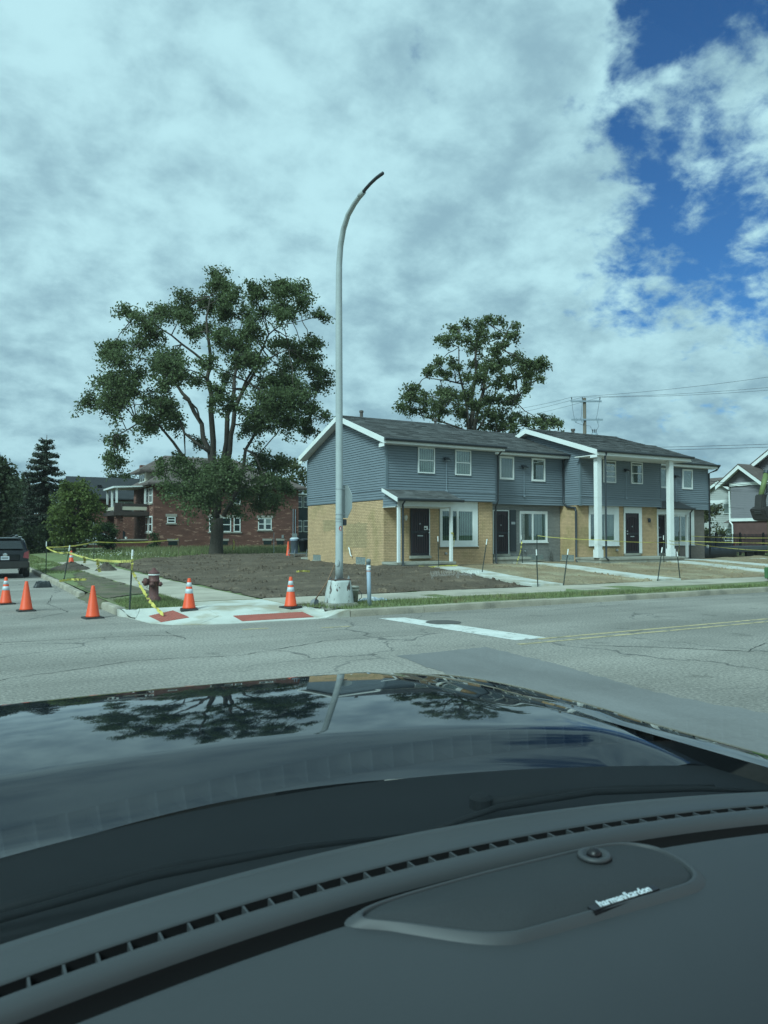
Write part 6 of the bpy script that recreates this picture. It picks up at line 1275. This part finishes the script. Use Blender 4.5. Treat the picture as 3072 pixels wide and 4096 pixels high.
MB().grid(lambda u, v: (lambda x, y: (x, y, hood_z(x, y)))(CX - 1.06 + 2.12 * u, lerp(rear_y(CX - 1.06 + 2.12 * u), 2.78 - .16 * (2 * u - 1) ** 4, v)), 110, 90).build('hood', M_HOOD, own, smooth=True)
for s_ in (-1, 1):
    MB().grid(lambda u, v: (lambda a, y: (CX + s_ * (1.064 + .24 * math.sin(a)), y, hood_z(CX + 1.055, max(1.5, min(y, 2.75))) - .004 - .08 * (1 - math.cos(a)) - (.5 if v == 1 else 0) - .25 * max(0, y - 2.4)))(min(v * 1.15, 1) * 1.571, lerp(.60, 2.72, u)), 40, 12).build('fender', M_HOOD, own, smooth=True)
    MB().box(CX + s_ * 1.10, CX + s_ * 1.19, -1.2, .75, .35, 1.12).build('door_panel', M_HOOD, own, bevel=.03)
    MB().tube([(CX + s_ * .98, .80, 1.20), (CX + s_ * .93, .45, 1.60), (CX + s_ * .84, .02, 2.02)], .045, 10).build('windscreen_pillar', M_PLAS, own, smooth=True)
    MB().lathe([(.22, -.13), (.36, -.13), (.40, -.08), (.40, .08), (.36, .13), (.22, .13)], (CX + s_ * .98, 2.0, .40), 24, (1, 0, 0)).build('wheel', M_RUBBER, own, smooth=True)
MB().box(CX - 1.0, CX + 1.0, 2.5, 2.72, .35, 1.02).build('front_bumper', M_HOOD, own, bevel=.06)
# cowl between hood and glass
MB().grid(lambda u, v: (lambda x: (x, lerp(.90 - .22 * (x - CX) ** 2, rear_y(x) - .006, v), lerp(1.19, 1.222, ss(.1, .55, v)) + .008 * math.sin(v * 9) * (v < .7)))(CX - 1.05 + 2.1 * u), 60, 14).build('cowl', M_PLAS, own, smooth=True)
def wiper(px_, pts, bl):
    w_ = MB().tube(pts, [.011, .010, .007, .005], 8).build('wiper', M_PLAS, own, smooth=True); MB().lathe([(.022, 0), (.022, .018), (.014, .024), (0, .025)], (pts[0][0], pts[0][1], pts[0][2] - .005), 14).build('pivot_cap', M_PLAS, w_)
    MB().tube(bl, [.004, .006, .007, .006, .003], 6).build('wiper_blade', M_PLAS, w_, smooth=True)
wiper(0, [(.86, 1.15, 1.245), (.98, 1.10, 1.258), (1.12, 1.05, 1.262), (1.30, .98, 1.256)], [(.70, 1.10, 1.240), (.86, 1.10, 1.255), (1.06, 1.06, 1.262), (1.26, .985, 1.257), (1.44, .90, 1.245)])
wiper(0, [(-.02, 1.15, 1.240), (.12, 1.14, 1.252), (.30, 1.14, 1.258), (.46, 1.12, 1.254)], [(-.30, 1.05, 1.235), (.0, 1.11, 1.248), (.25, 1.13, 1.255), (.48, 1.12, 1.254), (.68, 1.10, 1.242)])
# dashboard: profile (y at the middle, z), bent back towards the sides
def bend(x): return -.215 * (x - CX) ** 2
def dsurf(prof, x0, x1, nx, name, m, par, smooth=True):
    n = len(prof) - 1
    def fn(u, v):
        x = lerp(x0, x1, u); k = v * n; i = min(int(k + 1e-6), n - 1); t = k - i; y, z = lerp(prof[i][0], prof[i + 1][0], t), lerp(prof[i][1], prof[i + 1][1], t)
        return (x, y + bend(x) * ss(.1, .7, y), z - .02 * (x - CX) ** 2)
    return MB().grid(fn, nx, n).build(name, m, par, smooth=smooth)
pad = [(-.30, 1.10), (-.05, 1.26), (.10, 1.305), (.25, 1.325), (.40, 1.338), (.52, 1.345), (.60, 1.349), (.67, 1.350), (.700, 1.349), (.708, 1.3465), (.713, 1.342), (.715, 1.337)]
dash = dsurf(pad, -.75, 1.65, 90, 'dashboard', M_DASH, own)
dsurf([(.752, 1.340), (.7535, 1.344), (.756, 1.348), (.760, 1.352), (.768, 1.354), (.776, 1.353), (.783, 1.350), (.788, 1.3465), (.7892, 1.345)], -.75, 1.65, 90, 'defroster_bezel', M_DASH2, dash)
dsurf([(.715, 1.337), (.717, 1.290), (.749, 1.290), (.752, 1.340)], -.75, 1.65, 60, 'dashboard_groove', M_SLOT, dash)  # groove walls coloured black to stand for the shade inside
dsurf([(.7895, 1.3445), (.7905, 1.300), (.8165, 1.300), (.8172, 1.3415)], -.75, 1.65, 60, 'defroster_slot', M_SLOT, dash)  # plastic slot walls blackened, the shade of the slot put into their colour
dsurf([(.8174, 1.3415), (.8185, 1.343), (.821, 1.3437), (.85, 1.341), (.89, 1.334), (.935, 1.322), (.965, 1.305), (.98, 1.28), (.985, 1.20)], -.75, 1.65, 90, 'dashboard_front', M_DASH2, dash)
src = None
for i in range(73):
    x = -.62 + i * .031; y = .789 + bend(x); z = 1.330 - .02 * (x - CX) ** 2
    if src is None: src = MB().box(x - .0013, x + .0013, y, y + .027, z - .03, z + .0115).build('vent_rib', M_DASH2, dash); s0 = (x, y, z)
    else: inst(src, 'vent_rib', dash, (x - s0[0], y - s0[1], z - s0[2]))
# speaker pod: rim, cloth, sensor, lettering
rim = [(.352, .703), (.385, .722), (.50, .726), (.62, .722), (.72, .716), (.765, .702), (.787, .672), (.787, .632), (.772, .594), (.748, .577), (.715, .574), (.60, .580), (.51, .585), (.475, .590), (.440, .612), (.385, .668)]
def scal(P, k, cx=.585, cy=.652): return [(cx + (x - cx) * k[0], cy + (y - cy) * k[1]) for x, y in P]
def dz(x, y): return 1.3497 - .02 * (x - CX) ** 2 - .012 * max(0, .66 - y)
def subdiv(P, n=4):
    Q = []; N = len(P)
    for i in range(N):
        p0, p1, p2, p3 = [Vector(P[(i + k) % N]) for k in (-1, 0, 1, 2)]
        for t in range(n): u = t / n; Q.append(tuple(.5 * ((2 * p1) + (p2 - p0) * u + (2 * p0 - 5 * p1 + 4 * p2 - p3) * u * u + (3 * p1 - p0 - 3 * p2 + p3) * u ** 3)))
    return Q
r0 = subdiv(rim); m = MB(); rings = []
for k, h in ((1.0, -.0015), (.990, .0004), (.942, .0072), (.935, .0077), (.918, .0078), (.914, .0068), (.912, .004), (.908, .003)):
    kk = (1 - (1 - k) * .85, 1 - (1 - k) * 1.75); rings.append([(x, y, dz(x, y) + h) for x, y in scal(r0, kk)])
N = len(r0); m.add([p for r_ in rings for p in r_], [(i * N + j, i * N + (j + 1) % N, (i + 1) * N + (j + 1) % N, (i + 1) * N + j) for i in range(len(rings) - 1) for j in range(N)])
spk = m.build('speaker_cover', M_DASH2, dash, smooth=True)
kk = (1 - .093 * .85, 1 - .093 * 1.75); inner = [(x, y, dz(x, y) + .0035) for x, y in scal(r0, kk)]; c = (.585, .652, dz(.585, .652) + .0085)
m = MB(); m.add(inner + [tuple(Vector(p).lerp(Vector(c), .03) + Vector((0, 0, .0032))) for p in inner] + [c], [(j, (j + 1) % N, N + (j + 1) % N, N + j) for j in range(N)] + [(N + j, N + (j + 1) % N, 2 * N) for j in range(N)]); m.build('speaker_cloth', M_GRILLE, spk, smooth=True)
sn = MB().lathe([(.021, 0), (.019, .004), (.014, .004), (.013, .002)], (.682, .683, 1.3575), 24).build('light_sensor', M_DASH2, spk, smooth=True); MB().lathe([(.009, 0), (.009, .005), (.006, .009), (0, .0105)], (.682, .683, 1.3575), 16).build('sensor_dome', M_BARS, sn, smooth=True)
def lettering(txt, loc, size, rz, m, par):
    cu = bpy.data.curves.new('lettering', 'FONT'); cu.body = txt; cu.size = size; cu.extrude = .0004; cu.align_x = 'CENTER'; cu.align_y = 'CENTER'; cu.offset = .0001
    o = bpy.data.objects.new('lettering_tmp', cu); COL.objects.link(o); dg = bpy.context.evaluated_depsgraph_get(); me = bpy.data.meshes.new_from_object(o.evaluated_get(dg)); bpy.data.objects.remove(o)
    me.materials.clear(); me.materials.append(m); q = bpy.data.objects.new('lettering', me); COL.objects.link(q); q.parent = par; q.location = Vector(loc) - wloc(par); q.rotation_euler = (R(14), 0, rz); return q
MB().box(.583, .687, .5850, .5985, 1.3500, 1.3570).build('badge_plate', M_BARS, spk, bevel=.002)
lettering('harman/kardon', (.635, .5915, 1.3583), .0125, R(-1.5), mat('silver_lettering', (.75, .82, .85), .3, .2, var=0), spk)
# windscreen: one curved tinted pane
def windscreen_mat():
    M = bpy.data.materials.new('tinted_windscreen'); M.use_nodes = True; nt = M.node_tree; nt.nodes.clear(); L = nt.links.new
    t = nt.nodes.new('ShaderNodeBsdfTransparent'); t.inputs[0].default_value = (.57, .885, .96, 1)
    g = nt.nodes.new('ShaderNodeBsdfGlossy'); g.inputs['Roughness'].default_value = .012; lw = nt.nodes.new('ShaderNodeLayerWeight'); lw.inputs[0].default_value = .5
    pw = nt.nodes.new('ShaderNodeMath'); pw.operation = 'POWER'; L(lw.outputs['Facing'], pw.inputs[0]); pw.inputs[1].default_value = 5
    ma = nt.nodes.new('ShaderNodeMath'); ma.operation = 'MULTIPLY_ADD'; L(pw.outputs[0], ma.inputs[0]); ma.inputs[1].default_value = .6; ma.inputs[2].default_value = .14
    mx = nt.nodes.new('ShaderNodeMixShader'); o = nt.nodes.new('ShaderNodeOutputMaterial'); L(ma.outputs[0], mx.inputs[0]); L(t.outputs[0], mx.inputs[1]); L(g.outputs[0], mx.inputs[2]); L(mx.outputs[0], o.inputs[0]); return M
def glass(u, v):
    x = CX + (2 * u - 1) * lerp(1.0, .86, v); dx = x - CX
    return (x, lerp(1.03, .10, v) - lerp(.25, .12, v) * dx * dx, lerp(1.20, 2.06, v) + .05 * math.sin(v * math.pi) - .02 * dx * dx)
MB().grid(glass, 40, 24).build('windscreen', windscreen_mat(), own, smooth=True)
MB().grid(lambda u, v: (lambda p: (p[0], p[1] - .004, p[2] - .004))(glass(u, v * .115)), 40, 2).build('windscreen_frit', M_SLOT, own)
MB().grid(lambda u, v: (CX + (2 * u - 1) * .88, lerp(.12, -1.9, v) - .1 * (2 * u - 1) ** 2 * (1 - v), 2.07 + .05 * math.sin(min(1, v * 1.2) * 1.57) - .03 * (2 * u - 1) ** 2), 20, 12).build('roof', M_HOOD, own, smooth=True)
MB().grid(lambda u, v: (CX + (2 * u - 1) * .87, lerp(.10, -1.9, v) - .1 * (2 * u - 1) ** 2 * (1 - v), 2.045 + .05 * math.sin(min(1, v * 1.2) * 1.57) - .03 * (2 * u - 1) ** 2), 20, 12).build('headliner', mat('grey_headliner', (.35, .35, .34), .9, var=.05), own, smooth=True)
